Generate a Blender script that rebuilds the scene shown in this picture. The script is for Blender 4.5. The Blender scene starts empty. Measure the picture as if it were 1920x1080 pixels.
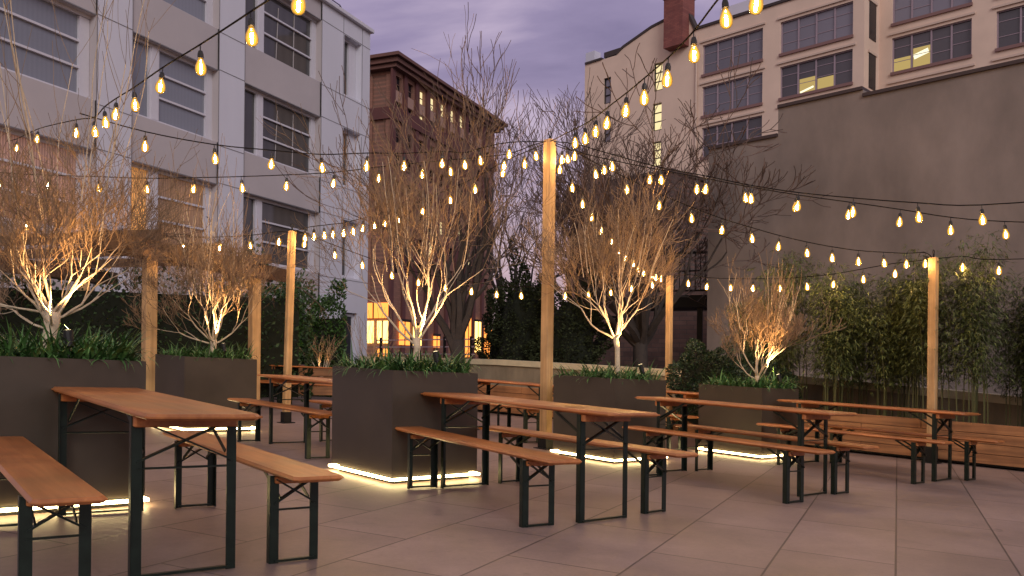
import bpy, math, random
from mathutils import Vector, Matrix
random.seed(11)
R = math.radians
scene = bpy.context.scene
COL = scene.collection
SLOPE = -0.04224            # terrace tilted down to the right to fit the furniture's image coordinates
def gz(x): return SLOPE * x

# ------------------------------------------------------------------ mesh building
class MB:
    def __init__(self): self.v = []; self.f = []
    def add(self, vs, fs):
        n = len(self.v); self.v += [tuple(p) for p in vs]; self.f += [tuple(i + n for i in f) for f in fs]
    def box(self, c, s, ax=None, ay=None, az=None, bev=0.0):
        """box centred at c, full size s, along axes ax, ay, az; bev chamfers its edges"""
        c = Vector(c); ax = Vector(ax or (1, 0, 0)); ay = Vector(ay or (0, 1, 0)); az = Vector(az or (0, 0, 1))
        hx, hy, hz = s[0] / 2, s[1] / 2, s[2] / 2
        if bev <= 0:
            vs = [c + ax * (hx * i) + ay * (hy * j) + az * (hz * k) for k in (-1, 1) for j in (-1, 1) for i in (-1, 1)]
            self.add(vs, [(0, 2, 3, 1), (4, 5, 7, 6), (0, 1, 5, 4), (2, 6, 7, 3), (0, 4, 6, 2), (1, 3, 7, 5)])
        else:
            b = bev; rings = []
            def ring(z, ins):
                x, y = hx - ins, hy - ins
                q = [(-x + b, -y), (x - b, -y), (x, -y + b), (x, y - b), (x - b, y), (-x + b, y), (-x, y - b), (-x, -y + b)]
                return [c + ax * p[0] + ay * p[1] + az * z for p in q]
            r = [ring(-hz, b * .6), ring(-hz + b * .6, 0), ring(hz - b * .6, 0), ring(hz, b * .6)]
            vs = sum(r, []); fs = [tuple(range(7, -1, -1)), tuple(range(24, 32))]
            for a in range(3):
                for i in range(8):
                    j = (i + 1) % 8; fs.append((a * 8 + i, a * 8 + j, a * 8 + 8 + j, a * 8 + 8 + i))
            self.add(vs, fs)
    def bar(self, a, b, w, h, up=(0, 0, 1)):
        a = Vector(a); b = Vector(b); d = b - a; L = d.length
        if L < 1e-6: return
        d.normalize(); u = Vector(up)
        if abs(d.dot(u)) > .98: u = Vector((1, 0, 0))
        s = d.cross(u).normalized(); t = s.cross(d).normalized()
        self.box((a + b) / 2, (L, w, h), d, s, t)
    def tube(self, pts, rad, n=6, cap=True):
        pts = [Vector(p) for p in pts]; m = len(pts)
        rad = rad if isinstance(rad, (list, tuple)) else [rad] * m
        base = len(self.v); prev = None
        for i, p in enumerate(pts):
            d = (pts[min(i + 1, m - 1)] - pts[max(i - 1, 0)])
            if d.length < 1e-9: d = Vector((0, 0, 1))
            d.normalize()
            u = prev if prev is not None else (Vector((1, 0, 0)) if abs(d.x) < .8 else Vector((0, 1, 0)))
            s = d.cross(u)
            if s.length < 1e-5: s = d.cross(Vector((.3, .9, .2)))
            s.normalize(); t = s.cross(d).normalized(); prev = t
            for k in range(n):
                a = 2 * math.pi * k / n
                q = p + (s * math.cos(a) + t * math.sin(a)) * rad[i]
                self.v.append((q.x, q.y, q.z))
        for i in range(m - 1):
            for k in range(n):
                k2 = (k + 1) % n
                self.f.append((base + i * n + k, base + i * n + k2, base + (i + 1) * n + k2, base + (i + 1) * n + k))
        if cap:
            self.f.append(tuple(base + k for k in range(n - 1, -1, -1)))
            self.f.append(tuple(base + (m - 1) * n + k for k in range(n)))
    def lathe(self, c, prof, n=10):
        c = Vector(c); base = len(self.v)
        for r, z in prof:
            for k in range(n):
                a = 2 * math.pi * k / n; self.v.append((c.x + r * math.cos(a), c.y + r * math.sin(a), c.z + z))
        for i in range(len(prof) - 1):
            for k in range(n):
                k2 = (k + 1) % n
                self.f.append((base + i * n + k, base + i * n + k2, base + (i + 1) * n + k2, base + (i + 1) * n + k))
        self.f.append(tuple(base + k for k in range(n - 1, -1, -1)))
        self.f.append(tuple(base + (len(prof) - 1) * n + k for k in range(n)))
    def leaf(self, p, d, nrm, L, W):
        """a small pointed leaf from p along d"""
        p = Vector(p); d = Vector(d).normalized(); s = d.cross(Vector(nrm))
        if s.length < 1e-4: s = d.cross(Vector((.2, .5, .8)))
        s.normalize(); n = s.cross(d)
        a = p; b = p + d * (L * .45) + s * (W / 2) + n * (L * .05); c = p + d * L - n * (L * .12); e = p + d * (L * .45) - s * (W / 2) + n * (L * .05)
        self.add([a, b, c, e], [(0, 1, 2, 3)])
    def shear(self, yaw):
        """the furniture's feet and tops follow the fitted terrace tilt while its legs stay upright"""
        cy, sy = math.cos(yaw), math.sin(yaw)
        self.v = [(x, y, z + SLOPE * (x * cy - y * sy)) for x, y, z in self.v]
        return self
    def build(self, name, mat, parent=None, smooth=False):
        me = bpy.data.meshes.new(name); me.from_pydata(self.v, [], self.f); me.update()
        if smooth: me.polygons.foreach_set('use_smooth', [True] * len(me.polygons))
        me.materials.append(mat)
        o = bpy.data.objects.new(name, me); COL.objects.link(o)
        if parent is not None: o.parent = parent
        return o

def tag(o, label=None, cat=None, group=None, kind=None):
    if label: o['label'] = label
    if cat: o['category'] = cat
    if group: o['group'] = group
    if kind: o['kind'] = kind
    return o
def empty(name, loc=(0, 0, 0), rz=0.0, label=None, cat=None, group=None):
    o = bpy.data.objects.new(name, None); COL.objects.link(o)
    o.location = loc; o.rotation_euler = (0, 0, rz); o.empty_display_size = .2
    return tag(o, label, cat, group)
KIDS = {}
def copy_tree(o, parent=None):
    c = o.copy(); COL.objects.link(c)
    if parent is not None: c.parent = parent
    for ch in list(o.children): copy_tree(ch, c)
    return c

# ------------------------------------------------------------------ materials
def mat(name, base, rough=.6, metal=0.0, spec=.5, var=0.0, scale=8.0, bump=0.0, bscale=30.0, coat=0.0, stretch=None, isl=0.0, obj=False):
    m = bpy.data.materials.new(name); m.use_nodes = True; nt = m.node_tree; N = nt.nodes; Lk = nt.links
    b = N['Principled BSDF']; b.inputs['Base Color'].default_value = (*base, 1); b.inputs['Roughness'].default_value = rough
    b.inputs['Metallic'].default_value = metal; b.inputs['Specular IOR Level'].default_value = spec; b.inputs['Coat Weight'].default_value = coat
    tc = N.new('ShaderNodeTexCoord'); mp = N.new('ShaderNodeMapping'); Lk.new(tc.outputs['Object'], mp.inputs['Vector'])
    if stretch: mp.inputs['Scale'].default_value = stretch
    col = None
    if var > 0:
        nz = N.new('ShaderNodeTexNoise'); nz.inputs['Scale'].default_value = scale; nz.inputs['Detail'].default_value = 6; nz.inputs['Roughness'].default_value = .6
        Lk.new(mp.outputs[0], nz.inputs['Vector'])
        mr = N.new('ShaderNodeMapRange'); mr.inputs['From Min'].default_value = .25; mr.inputs['From Max'].default_value = .75
        mr.inputs['To Min'].default_value = 1 - var; mr.inputs['To Max'].default_value = 1 + var; Lk.new(nz.outputs['Fac'], mr.inputs['Value'])
        mul = N.new('ShaderNodeVectorMath'); mul.operation = 'SCALE'; mul.inputs[0].default_value = base
        Lk.new(mr.outputs[0], mul.inputs['Scale']); col = mul.outputs[0]
        Lk.new(col, b.inputs['Base Color'])
        r2 = N.new('ShaderNodeMapRange'); r2.inputs['To Min'].default_value = max(0, rough - .12); r2.inputs['To Max'].default_value = min(1, rough + .12)
        Lk.new(nz.outputs['Fac'], r2.inputs['Value']); Lk.new(r2.outputs[0], b.inputs['Roughness'])
    if isl > 0:
        g = N.new('ShaderNodeNewGeometry'); mr = N.new('ShaderNodeMapRange')
        mr.inputs['To Min'].default_value = 1 - isl; mr.inputs['To Max'].default_value = 1 + isl
        Lk.new(g.outputs['Random Per Island'], mr.inputs['Value'])
        mul = N.new('ShaderNodeVectorMath'); mul.operation = 'SCALE'
        if col is not None: Lk.new(col, mul.inputs[0])
        else: mul.inputs[0].default_value = base
        Lk.new(mr.outputs[0], mul.inputs['Scale']); Lk.new(mul.outputs[0], b.inputs['Base Color'])
    if bump > 0:
        nz = N.new('ShaderNodeTexNoise'); nz.inputs['Scale'].default_value = bscale; nz.inputs['Detail'].default_value = 5
        Lk.new(mp.outputs[0], nz.inputs['Vector'])
        bp = N.new('ShaderNodeBump'); bp.inputs['Strength'].default_value = bump; bp.inputs['Distance'].default_value = .02
        Lk.new(nz.outputs['Fac'], bp.inputs['Height']); Lk.new(bp.outputs[0], b.inputs['Normal'])
    return m
def emis(name, col, s, sample=True):
    m = bpy.data.materials.new(name); m.use_nodes = True; nt = m.node_tree; nt.nodes.clear()
    e = nt.nodes.new('ShaderNodeEmission'); e.inputs['Color'].default_value = (*col, 1); e.inputs['Strength'].default_value = s
    o = nt.nodes.new('ShaderNodeOutputMaterial'); nt.links.new(e.outputs[0], o.inputs['Surface'])
    if not sample: m.cycles.emission_sampling = 'NONE'
    return m
def wood(name, c1, c2, rough=.4, axis=0, gs=1.0, coat=0.0, knots=0.0):
    """long grain along the object's axis"""
    m = bpy.data.materials.new(name); m.use_nodes = True; nt = m.node_tree; N = nt.nodes; Lk = nt.links; b = N['Principled BSDF']
    tc = N.new('ShaderNodeTexCoord'); mp = N.new('ShaderNodeMapping'); Lk.new(tc.outputs['Object'], mp.inputs['Vector'])
    s = [26 * gs, 26 * gs, 26 * gs]; s[axis] = 1.3 * gs; mp.inputs['Scale'].default_value = s
    oi = N.new('ShaderNodeObjectInfo'); ad = N.new('ShaderNodeVectorMath'); ad.operation = 'ADD'
    sc = N.new('ShaderNodeVectorMath'); sc.operation = 'SCALE'; sc.inputs[0].default_value = (31, 17, 11); Lk.new(oi.outputs['Random'], sc.inputs['Scale'])
    Lk.new(mp.outputs[0], ad.inputs[0]); Lk.new(sc.outputs[0], ad.inputs[1])
    nz = N.new('ShaderNodeTexNoise'); nz.inputs['Scale'].default_value = 1.0; nz.inputs['Detail'].default_value = 6; nz.inputs['Distortion'].default_value = .6
    Lk.new(ad.outputs[0], nz.inputs['Vector'])
    n2 = N.new('ShaderNodeTexNoise'); n2.inputs['Scale'].default_value = 2.2; n2.inputs['Detail'].default_value = 3; Lk.new(tc.outputs['Object'], n2.inputs['Vector'])
    rp = N.new('ShaderNodeValToRGB'); rp.color_ramp.elements[0].position = .3; rp.color_ramp.elements[1].position = .72
    rp.color_ramp.elements[0].color = (*c1, 1); rp.color_ramp.elements[1].color = (*c2, 1); Lk.new(nz.outputs['Fac'], rp.inputs['Fac'])
    mr = N.new('ShaderNodeMapRange'); mr.inputs['From Min'].default_value = .3; mr.inputs['From Max'].default_value = .7; mr.inputs['To Min'].default_value = .62; mr.inputs['To Max'].default_value = 1.22
    Lk.new(n2.outputs['Fac'], mr.inputs['Value'])
    ml = N.new('ShaderNodeVectorMath'); ml.operation = 'SCALE'; Lk.new(rp.outputs[0], ml.inputs[0]); Lk.new(mr.outputs[0], ml.inputs['Scale'])
    out = ml.outputs[0]
    if knots:
        vo = N.new('ShaderNodeTexVoronoi'); vo.inputs['Scale'].default_value = knots
        mk = N.new('ShaderNodeMapping'); Lk.new(tc.outputs['Object'], mk.inputs['Vector']); q = [3.5, 3.5, 3.5]; q[axis] = 1.0; mk.inputs['Scale'].default_value = q
        Lk.new(mk.outputs[0], vo.inputs['Vector'])
        kr = N.new('ShaderNodeMapRange'); kr.inputs['From Min'].default_value = .05; kr.inputs['From Max'].default_value = .13; kr.inputs['To Min'].default_value = .35
        Lk.new(vo.outputs['Distance'], kr.inputs['Value'])
        m2 = N.new('ShaderNodeVectorMath'); m2.operation = 'SCALE'; Lk.new(out, m2.inputs[0]); Lk.new(kr.outputs[0], m2.inputs['Scale']); out = m2.outputs[0]
    Lk.new(out, b.inputs['Base Color'])
    rr = N.new('ShaderNodeMapRange'); rr.inputs['To Min'].default_value = rough - .1; rr.inputs['To Max'].default_value = rough + .18; Lk.new(n2.outputs['Fac'], rr.inputs['Value'])
    Lk.new(rr.outputs[0], b.inputs['Roughness']); b.inputs['Coat Weight'].default_value = coat; b.inputs['Coat Roughness'].default_value = .25
    bp = N.new('ShaderNodeBump'); bp.inputs['Strength'].default_value = .25; bp.inputs['Distance'].default_value = .004
    Lk.new(nz.outputs['Fac'], bp.inputs['Height']); Lk.new(bp.outputs[0], b.inputs['Normal'])
    return m
def brick(name, c1, c2, mortar, bw, bh, ms, scale=1.0, rz=0.0, rough=.8, plane='xz', var=.25, bias=0.0, stain=0.0):
    m = bpy.data.materials.new(name); m.use_nodes = True; nt = m.node_tree; N = nt.nodes; Lk = nt.links; b = N['Principled BSDF']
    tc = N.new('ShaderNodeTexCoord'); mp = N.new('ShaderNodeMapping'); Lk.new(tc.outputs['Object'], mp.inputs['Vector'])
    mp.inputs['Rotation'].default_value = (R(90) if plane == 'xz' else 0, 0, rz)
    if plane == 'xz': mp.inputs['Rotation'].default_value = (R(-90), 0, 0)
    br = N.new('ShaderNodeTexBrick'); br.inputs['Scale'].default_value = scale; br.inputs['Brick Width'].default_value = bw; br.inputs['Row Height'].default_value = bh
    br.inputs['Mortar Size'].default_value = ms; br.inputs['Mortar Smooth'].default_value = .2; br.inputs['Bias'].default_value = bias
    br.inputs['Color1'].default_value = (*c1, 1); br.inputs['Color2'].default_value = (*c2, 1); br.inputs['Mortar'].default_value = (*mortar, 1)
    Lk.new(mp.outputs[0], br.inputs['Vector'])
    nz = N.new('ShaderNodeTexNoise'); nz.inputs['Scale'].default_value = 1.1; nz.inputs['Detail'].default_value = 9; nz.inputs['Roughness'].default_value = .68; Lk.new(tc.outputs['Object'], nz.inputs['Vector'])
    mr = N.new('ShaderNodeMapRange'); mr.inputs['From Min'].default_value = .28; mr.inputs['From Max'].default_value = .72; mr.inputs['To Min'].default_value = 1 - var; mr.inputs['To Max'].default_value = 1 + var
    Lk.new(nz.outputs['Fac'], mr.inputs['Value'])
    ml = N.new('ShaderNodeVectorMath'); ml.operation = 'SCALE'; Lk.new(br.outputs['Color'], ml.inputs[0]); Lk.new(mr.outputs[0], ml.inputs['Scale']); fin = ml.outputs[0]
    if stain:      # scattered blotches and fine speckle
        for sc_, lo, hi, a_, b_ in ((3.7, .60, .72, 1, 1 - stain), (38, .3, .7, .9, 1.1), (.45, .35, .65, .88, 1.1)):
            n3 = N.new('ShaderNodeTexNoise'); n3.inputs['Scale'].default_value = sc_; n3.inputs['Detail'].default_value = 8; n3.inputs['Roughness'].default_value = .7; n3.inputs['Distortion'].default_value = .8; Lk.new(tc.outputs['Object'], n3.inputs['Vector'])
            m3 = N.new('ShaderNodeMapRange'); m3.inputs['From Min'].default_value = lo; m3.inputs['From Max'].default_value = hi; m3.inputs['To Min'].default_value = a_; m3.inputs['To Max'].default_value = b_; Lk.new(n3.outputs['Fac'], m3.inputs['Value'])
            s3 = N.new('ShaderNodeVectorMath'); s3.operation = 'SCALE'; Lk.new(fin, s3.inputs[0]); Lk.new(m3.outputs[0], s3.inputs['Scale']); fin = s3.outputs[0]
    Lk.new(fin, b.inputs['Base Color'])
    r2 = N.new('ShaderNodeMapRange'); r2.inputs['To Min'].default_value = rough - .15; r2.inputs['To Max'].default_value = rough + .15; Lk.new(nz.outputs['Fac'], r2.inputs['Value']); Lk.new(r2.outputs[0], b.inputs['Roughness'])
    bp = N.new('ShaderNodeBump'); bp.inputs['Strength'].default_value = .5; bp.inputs['Distance'].default_value = .006; bp.invert = True
    Lk.new(br.outputs['Fac'], bp.inputs['Height']); Lk.new(bp.outputs[0], b.inputs['Normal'])
    return m
def curtain(name, c1, c2, freq, e=0.0, ecol=(1, .5, .15), rough=.25, band=None):
    """window glass with a pleated curtain close behind it; e lights the curtain from the room"""
    m = bpy.data.materials.new(name); m.use_nodes = True; nt = m.node_tree; N = nt.nodes; Lk = nt.links; b = N['Principled BSDF']
    tc = N.new('ShaderNodeTexCoord'); w = N.new('ShaderNodeTexWave'); w.inputs['Scale'].default_value = freq; w.inputs['Distortion'].default_value = 1.6; w.inputs['Detail'].default_value = 3
    w.inputs['Detail Scale'].default_value = .7
    mp = N.new('ShaderNodeMapping'); mp.inputs['Scale'].default_value = (1, 1, .06); Lk.new(tc.outputs['Object'], mp.inputs['Vector']); Lk.new(mp.outputs[0], w.inputs['Vector'])
    rp = N.new('ShaderNodeValToRGB'); rp.color_ramp.elements[0].color = (*c1, 1); rp.color_ramp.elements[1].color = (*c2, 1); Lk.new(w.outputs['Fac'], rp.inputs['Fac'])
    Lk.new(rp.outputs[0], b.inputs['Base Color']); b.inputs['Roughness'].default_value = .7
    b.inputs['Coat Weight'].default_value = 1; b.inputs['Coat Roughness'].default_value = .03; b.inputs['Specular IOR Level'].default_value = .2
    if e > 0:
        mu = N.new('ShaderNodeMixRGB'); mu.blend_type = 'MULTIPLY'; mu.inputs['Fac'].default_value = 1; mu.inputs['Color2'].default_value = (*ecol, 1)
        r3 = N.new('ShaderNodeValToRGB'); r3.color_ramp.elements[0].color = (.35, .35, .35, 1); Lk.new(w.outputs['Fac'], r3.inputs['Fac']); Lk.new(r3.outputs[0], mu.inputs['Color1'])
        n2 = N.new('ShaderNodeTexNoise'); n2.inputs['Scale'].default_value = .9; Lk.new(tc.outputs['Object'], n2.inputs['Vector'])
        mr = N.new('ShaderNodeMapRange'); mr.inputs['From Min'].default_value = .3; mr.inputs['From Max'].default_value = .7; mr.inputs['To Min'].default_value = .35 * e; mr.inputs['To Max'].default_value = 1.5 * e
        Lk.new(n2.outputs['Fac'], mr.inputs['Value'])
        Lk.new(mu.outputs[0], b.inputs['Emission Color']); Lk.new(mr.outputs[0], b.inputs['Emission Strength'])
        m.cycles.emission_sampling = 'NONE'
    return m

M = {}
M['top'] = wood('table_wood', (.35, .112, .028), (.51, .185, .052), .36, 0, 1.0, .22)
M['post'] = wood('post_cedar', (.40, .235, .105), (.62, .40, .20), .6, 2, .8, 0, .9)
M['timber'] = wood('timber_plank', (.20, .085, .035), (.42, .20, .085), .65, 0, .6, 0, .7)
M['beam'] = wood('old_beam', (.07, .038, .022), (.15, .085, .05), .8, 0, .7)
M['steel'] = mat('green_black_steel', (.008, .016, .012), .36, .25, .5, var=.35, scale=14)
M['pot'] = mat('planter_metal', (.066, .051, .038), .40, .2, .5, var=.2, scale=2.2, bump=.06, bscale=4)
M['soil'] = mat('soil', (.02, .014, .01), .95, var=.5, scale=20, bump=.8)
M['shoe'] = mat('post_shoe', (.012, .012, .013), .5, .5)
M['pave'] = brick('terrace_paver', (.285, .204, .184), (.222, .158, .142), (.09, .063, .056), 1.2, .65, .0065, 1.0, R(-65.3), .48, 'xy', .32, 0.0, .30)
M['far_ground'] = mat('far_ground', (.05, .05, .05), .85, var=.3, scale=.5)
M['blade'] = mat('liriope_blade', (.06, .145, .038), .5, isl=.6)
M['bark'] = mat('pale_bark', (.55, .45, .33), .75, var=.25, scale=16, bump=.4, bscale=60)
M['twig'] = mat('red_brown_twig', (.215, .138, .082), .8, isl=.5)
M['darkbark'] = mat('dark_bark', (.036, .027, .024), .85, var=.3, scale=12, bump=.4)
M['darktwig'] = mat('dark_twig', (.095, .058, .048), .8, isl=.45)
M['hedge'] = mat('hedge_leaf', (.028, .06, .018), .5, isl=.6)
M['ivy'] = mat('ivy_leaf', (.04, .095, .02), .45, isl=.6)
M['box_leaf'] = mat('boxwood_leaf', (.018, .042, .016), .5, isl=.6)
M['conifer'] = mat('evergreen_leaf', (.03, .04, .018), .8, spec=.2, isl=.7)
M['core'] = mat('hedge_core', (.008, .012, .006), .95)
M['bamboo_leaf'] = mat('bamboo_leaf', (.08, .102, .030), .6, isl=.7)
M['culm'] = mat('bamboo_culm', (.10, .105, .04), .5, isl=.4)
M['white_panel'] = mat('facade_panel_pale', (.62, .615, .70), .5, var=.05, scale=.9, stretch=(1, 1, .3))
M['taupe_panel'] = mat('facade_panel_taupe', (.47, .425, .44), .55, var=.06, scale=.9)
M['seam'] = mat('facade_joint', (.20, .19, .21), .8)
M['winframe'] = mat('window_frame_pale', (.62, .60, .67), .4, var=.04)
M['reveal'] = mat('window_reveal', (.30, .27, .29), .7)
M['glass_blue'] = curtain('window_glass_curtain', (.20, .21, .255), (.215, .225, .27), 2.5)
M['glass_grey'] = curtain('window_glass_dim', (.05, .048, .05), (.062, .058, .06), .8)
M['glass_lit'] = curtain('window_glass_lit', (.4, .22, .1), (.7, .45, .2), 6, 1.0, (1, .40, .07))
M['glass_half'] = curtain('window_glass_half_lit', (.16, .10, .07), (.30, .20, .13), 5, .16, (1, .42, .12))
M['glass_pink'] = curtain('window_glass_rosy', (.28, .17, .14), (.42, .27, .22), 4.5, .16, (1, .45, .28))
M['terracotta'] = brick('terracotta_brick', (.215, .105, .078), (.27, .13, .095), (.17, .09, .07), .9, .3, .02, 1, 0, .85, 'xz', .14)
M['maroon'] = mat('maroon_stone', (.105, .035, .034), .8, var=.2, scale=.4)
M['cornice'] = mat('brown_cornice', (.14, .065, .055), .8, var=.2, scale=.5)
M['tancotta'] = mat('tan_spandrel', (.36, .22, .18), .8, var=.15)
M['farglass'] = mat('far_dark_glass', (.012, .012, .018), .25, 0, .25)
M['farlit'] = emis('far_lit_window', (1, .80, .42), 1.1, False)
M['shop'] = emis('shop_window', (1, .32, .06), 2.2, False)
M['shop_yellow'] = emis('shop_lamp_glow', (1, .62, .16), 4, False)
M['cream'] = mat('cream_brick', (.70, .53, .435), .8, var=.10, scale=.35, bump=.15, bscale=3)
M['cream_trim'] = mat('cream_trim', (.60, .46, .39), .8, var=.1, scale=.4)
M['coping'] = mat('dark_coping', (.05, .035, .035), .8)
M['sill'] = mat('red_brown_sill', (.22, .12, .115), .7)
M['mullion'] = mat('mauve_mullion', (.33, .25, .30), .6)
M['blindglass'] = curtain('glass_blinds_pale', (.13, .12, .155), (.21, .19, .24), .01)
M['darkblind'] = curtain('glass_blinds_dark', (.05, .042, .055), (.085, .07, .085), .01)
M['officelit'] = emis('office_light', (1, .72, .26), .50, False)
M['officelamp'] = emis('office_lamp', (1, .93, .66), 1.3, False)
M['chimney'] = brick('chimney_brick', (.19, .055, .05), (.26, .085, .07), (.13, .06, .055), .5, .16, .012, 1, 0, .85, 'xz', .2)
M['darkbrick'] = brick('dark_brick', (.11, .062, .055), (.17, .095, .08), (.09, .065, .06), .5, .16, .012, 1, 0, .9, 'xz', .35)
M['stucco'] = mat('grey_stucco', (.225, .182, .166), .85, var=.42, scale=.6, bump=.25, bscale=5, stretch=(1, 1, .55))
M['flash'] = mat('roof_flashing', (.055, .035, .035), .7)
M['concrete'] = mat('board_concrete', (.25, .20, .14), .8, var=.35, scale=2.4, bump=.3, bscale=10, stretch=(1, 1, .35))
M['cap'] = mat('concrete_cap', (.62, .53, .36), .7, var=.15, scale=3)
M['iron'] = mat('black_iron', (.012, .011, .012), .6, .4)
M['cable'] = mat('cable_rubber', (.008, .007, .008), .9, spec=.1)
M['socket'] = mat('bulb_socket', (.015, .013, .013), .45)
M['rooflight'] = mat('pale_roof_structure', (.55, .55, .66), .6)
M['asphalt'] = mat('street_asphalt', (.05, .048, .052), .8, var=.2)
M['bulbcore'] = emis('bulb_filament', (1, .57, .19), 2000)
M['led'] = emis('led_strip', (1, .74, .33), 24)
M['lens'] = emis('uplight_lens', (1, .78, .42), 5, False)
def bulb_glass():
    m = bpy.data.materials.new('bulb_glass'); m.use_nodes = True; nt = m.node_tree; N = nt.nodes; N.clear()
    t = N.new('ShaderNodeBsdfTransparent'); e = N.new('ShaderNodeEmission'); e.inputs['Color'].default_value = (1, .47, .045, 1); e.inputs['Strength'].default_value = 2.1  # amber glow put into the glass itself, imitating the filament's halo
    g = N.new('ShaderNodeBsdfGlossy'); g.inputs['Roughness'].default_value = .05
    lw = N.new('ShaderNodeLayerWeight'); lw.inputs['Blend'].default_value = .35
    a = N.new('ShaderNodeAddShader'); mx = N.new('ShaderNodeMixShader'); o = N.new('ShaderNodeOutputMaterial')
    tt = N.new('ShaderNodeMixShader'); pw = N.new('ShaderNodeMath'); pw.operation = 'SUBTRACT'; pw.inputs[0].default_value = 1; nt.links.new(lw.outputs['Facing'], pw.inputs[1])
    p2 = N.new('ShaderNodeMath'); p2.operation = 'POWER'; p2.inputs[1].default_value = 1.5; nt.links.new(pw.outputs[0], p2.inputs[0])
    p3 = N.new('ShaderNodeMath'); p3.operation = 'MULTIPLY'; p3.inputs[1].default_value = .85; nt.links.new(p2.outputs[0], p3.inputs[0]); nt.links.new(p3.outputs[0], tt.inputs[0])
    nt.links.new(t.outputs[0], tt.inputs[1]); nt.links.new(e.outputs[0], tt.inputs[2])
    nt.links.new(lw.outputs['Fresnel'], mx.inputs[0]); nt.links.new(tt.outputs[0], mx.inputs[1]); nt.links.new(g.outputs[0], mx.inputs[2])
    nt.links.new(mx.outputs[0], o.inputs['Surface']); m.cycles.emission_sampling = 'NONE'
    return m
M['bulbglass'] = bulb_glass()

# ------------------------------------------------------------------ world and camera
def world():
    w = bpy.data.worlds.new('World'); scene.world = w; w.use_nodes = True; nt = w.node_tree; N = nt.nodes; Lk = nt.links
    bg = N['Background']; out = N['World Output']
    tc = N.new('ShaderNodeTexCoord'); sp = N.new('ShaderNodeSeparateXYZ'); Lk.new(tc.outputs['Generated'], sp.inputs[0])
    # cloud deck: the view direction projected on a plane overhead
    zc = N.new('ShaderNodeMath'); zc.operation = 'MAXIMUM'; zc.inputs[1].default_value = 0; Lk.new(sp.outputs['Z'], zc.inputs[0])
    za = N.new('ShaderNodeMath'); za.operation = 'ADD'; za.inputs[1].default_value = .12; Lk.new(zc.outputs[0], za.inputs[0])
    dv = N.new('ShaderNodeVectorMath'); dv.operation = 'DIVIDE'; cb = N.new('ShaderNodeCombineXYZ')
    for k in 'XYZ': Lk.new(za.outputs[0], cb.inputs[k])
    Lk.new(tc.outputs['Generated'], dv.inputs[0]); Lk.new(cb.outputs[0], dv.inputs[1])
    mp = N.new('ShaderNodeMapping'); mp.inputs['Scale'].default_value = (.8, 1.5, .0); mp.inputs['Rotation'].default_value = (0, 0, R(14)); mp.inputs['Location'].default_value = (3.1, 1.7, 0); Lk.new(dv.outputs[0], mp.inputs['Vector'])
    nz = N.new('ShaderNodeTexNoise'); nz.inputs['Scale'].default_value = 1.15; nz.inputs['Detail'].default_value = 7; nz.inputs['Roughness'].default_value = .52; nz.inputs['Distortion'].default_value = .5
    Lk.new(mp.outputs[0], nz.inputs['Vector'])
    rp = N.new('ShaderNodeValToRGB'); e = rp.color_ramp.elements
    e[0].position = .34; e[0].color = (.175, .135, .265, 1); e[1].position = .66; e[1].color = (.54, .43, .58, 1)
    x = e.new(.5); x.color = (.275, .215, .37, 1); Lk.new(nz.outputs['Fac'], rp.inputs['Fac'])
    # pink band low over the horizon
    hz = N.new('ShaderNodeMapRange'); hz.inputs['From Min'].default_value = .0; hz.inputs['From Max'].default_value = .32; hz.inputs['To Min'].default_value = .95; hz.inputs['To Max'].default_value = 0; Lk.new(sp.outputs['Z'], hz.inputs['Value'])
    mx = N.new('ShaderNodeMixRGB'); mx.inputs['Color2'].default_value = (.56, .39, .45, 1); Lk.new(hz.outputs[0], mx.inputs['Fac']); Lk.new(rp.outputs[0], mx.inputs['Color1'])
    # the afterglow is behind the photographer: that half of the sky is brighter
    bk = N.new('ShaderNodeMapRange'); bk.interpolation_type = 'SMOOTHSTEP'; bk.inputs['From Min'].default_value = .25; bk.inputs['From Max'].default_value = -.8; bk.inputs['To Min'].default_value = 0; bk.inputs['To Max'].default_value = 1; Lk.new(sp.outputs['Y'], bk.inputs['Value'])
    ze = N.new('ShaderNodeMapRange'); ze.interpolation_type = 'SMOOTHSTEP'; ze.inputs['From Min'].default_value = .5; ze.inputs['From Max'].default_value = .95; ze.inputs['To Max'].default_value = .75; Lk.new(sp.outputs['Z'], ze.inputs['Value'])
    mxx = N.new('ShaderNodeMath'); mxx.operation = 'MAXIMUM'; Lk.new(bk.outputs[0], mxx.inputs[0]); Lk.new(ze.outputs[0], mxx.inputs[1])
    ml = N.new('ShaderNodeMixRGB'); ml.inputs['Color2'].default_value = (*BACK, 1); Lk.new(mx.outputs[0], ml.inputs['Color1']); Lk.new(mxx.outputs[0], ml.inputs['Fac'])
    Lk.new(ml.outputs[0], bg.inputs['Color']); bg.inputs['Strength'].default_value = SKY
    sky = N.new('ShaderNodeTexSky'); sky.sky_type = 'NISHITA'; sky.sun_disc = False; sky.sun_elevation = R(1.0); sky.sun_rotation = R(200)
    b2 = N.new('ShaderNodeBackground'); b2.inputs['Strength'].default_value = .05; Lk.new(sky.outputs[0], b2.inputs['Color'])
    ad = N.new('ShaderNodeAddShader'); Lk.new(bg.outputs[0], ad.inputs[0]); Lk.new(b2.outputs[0], ad.inputs[1]); Lk.new(ad.outputs[0], out.inputs['Surface'])
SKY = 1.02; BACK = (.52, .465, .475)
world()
sd = bpy.data.lights.new('dusk_sun', 'SUN'); sd.energy = 1.15; sd.angle = R(25); sd.color = (1, .95, .93)
so = bpy.data.objects.new('dusk_sun', sd); COL.objects.link(so); so.rotation_euler = Vector((-.22, .85, -.42)).to_track_quat('-Z', 'Y').to_euler()
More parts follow.
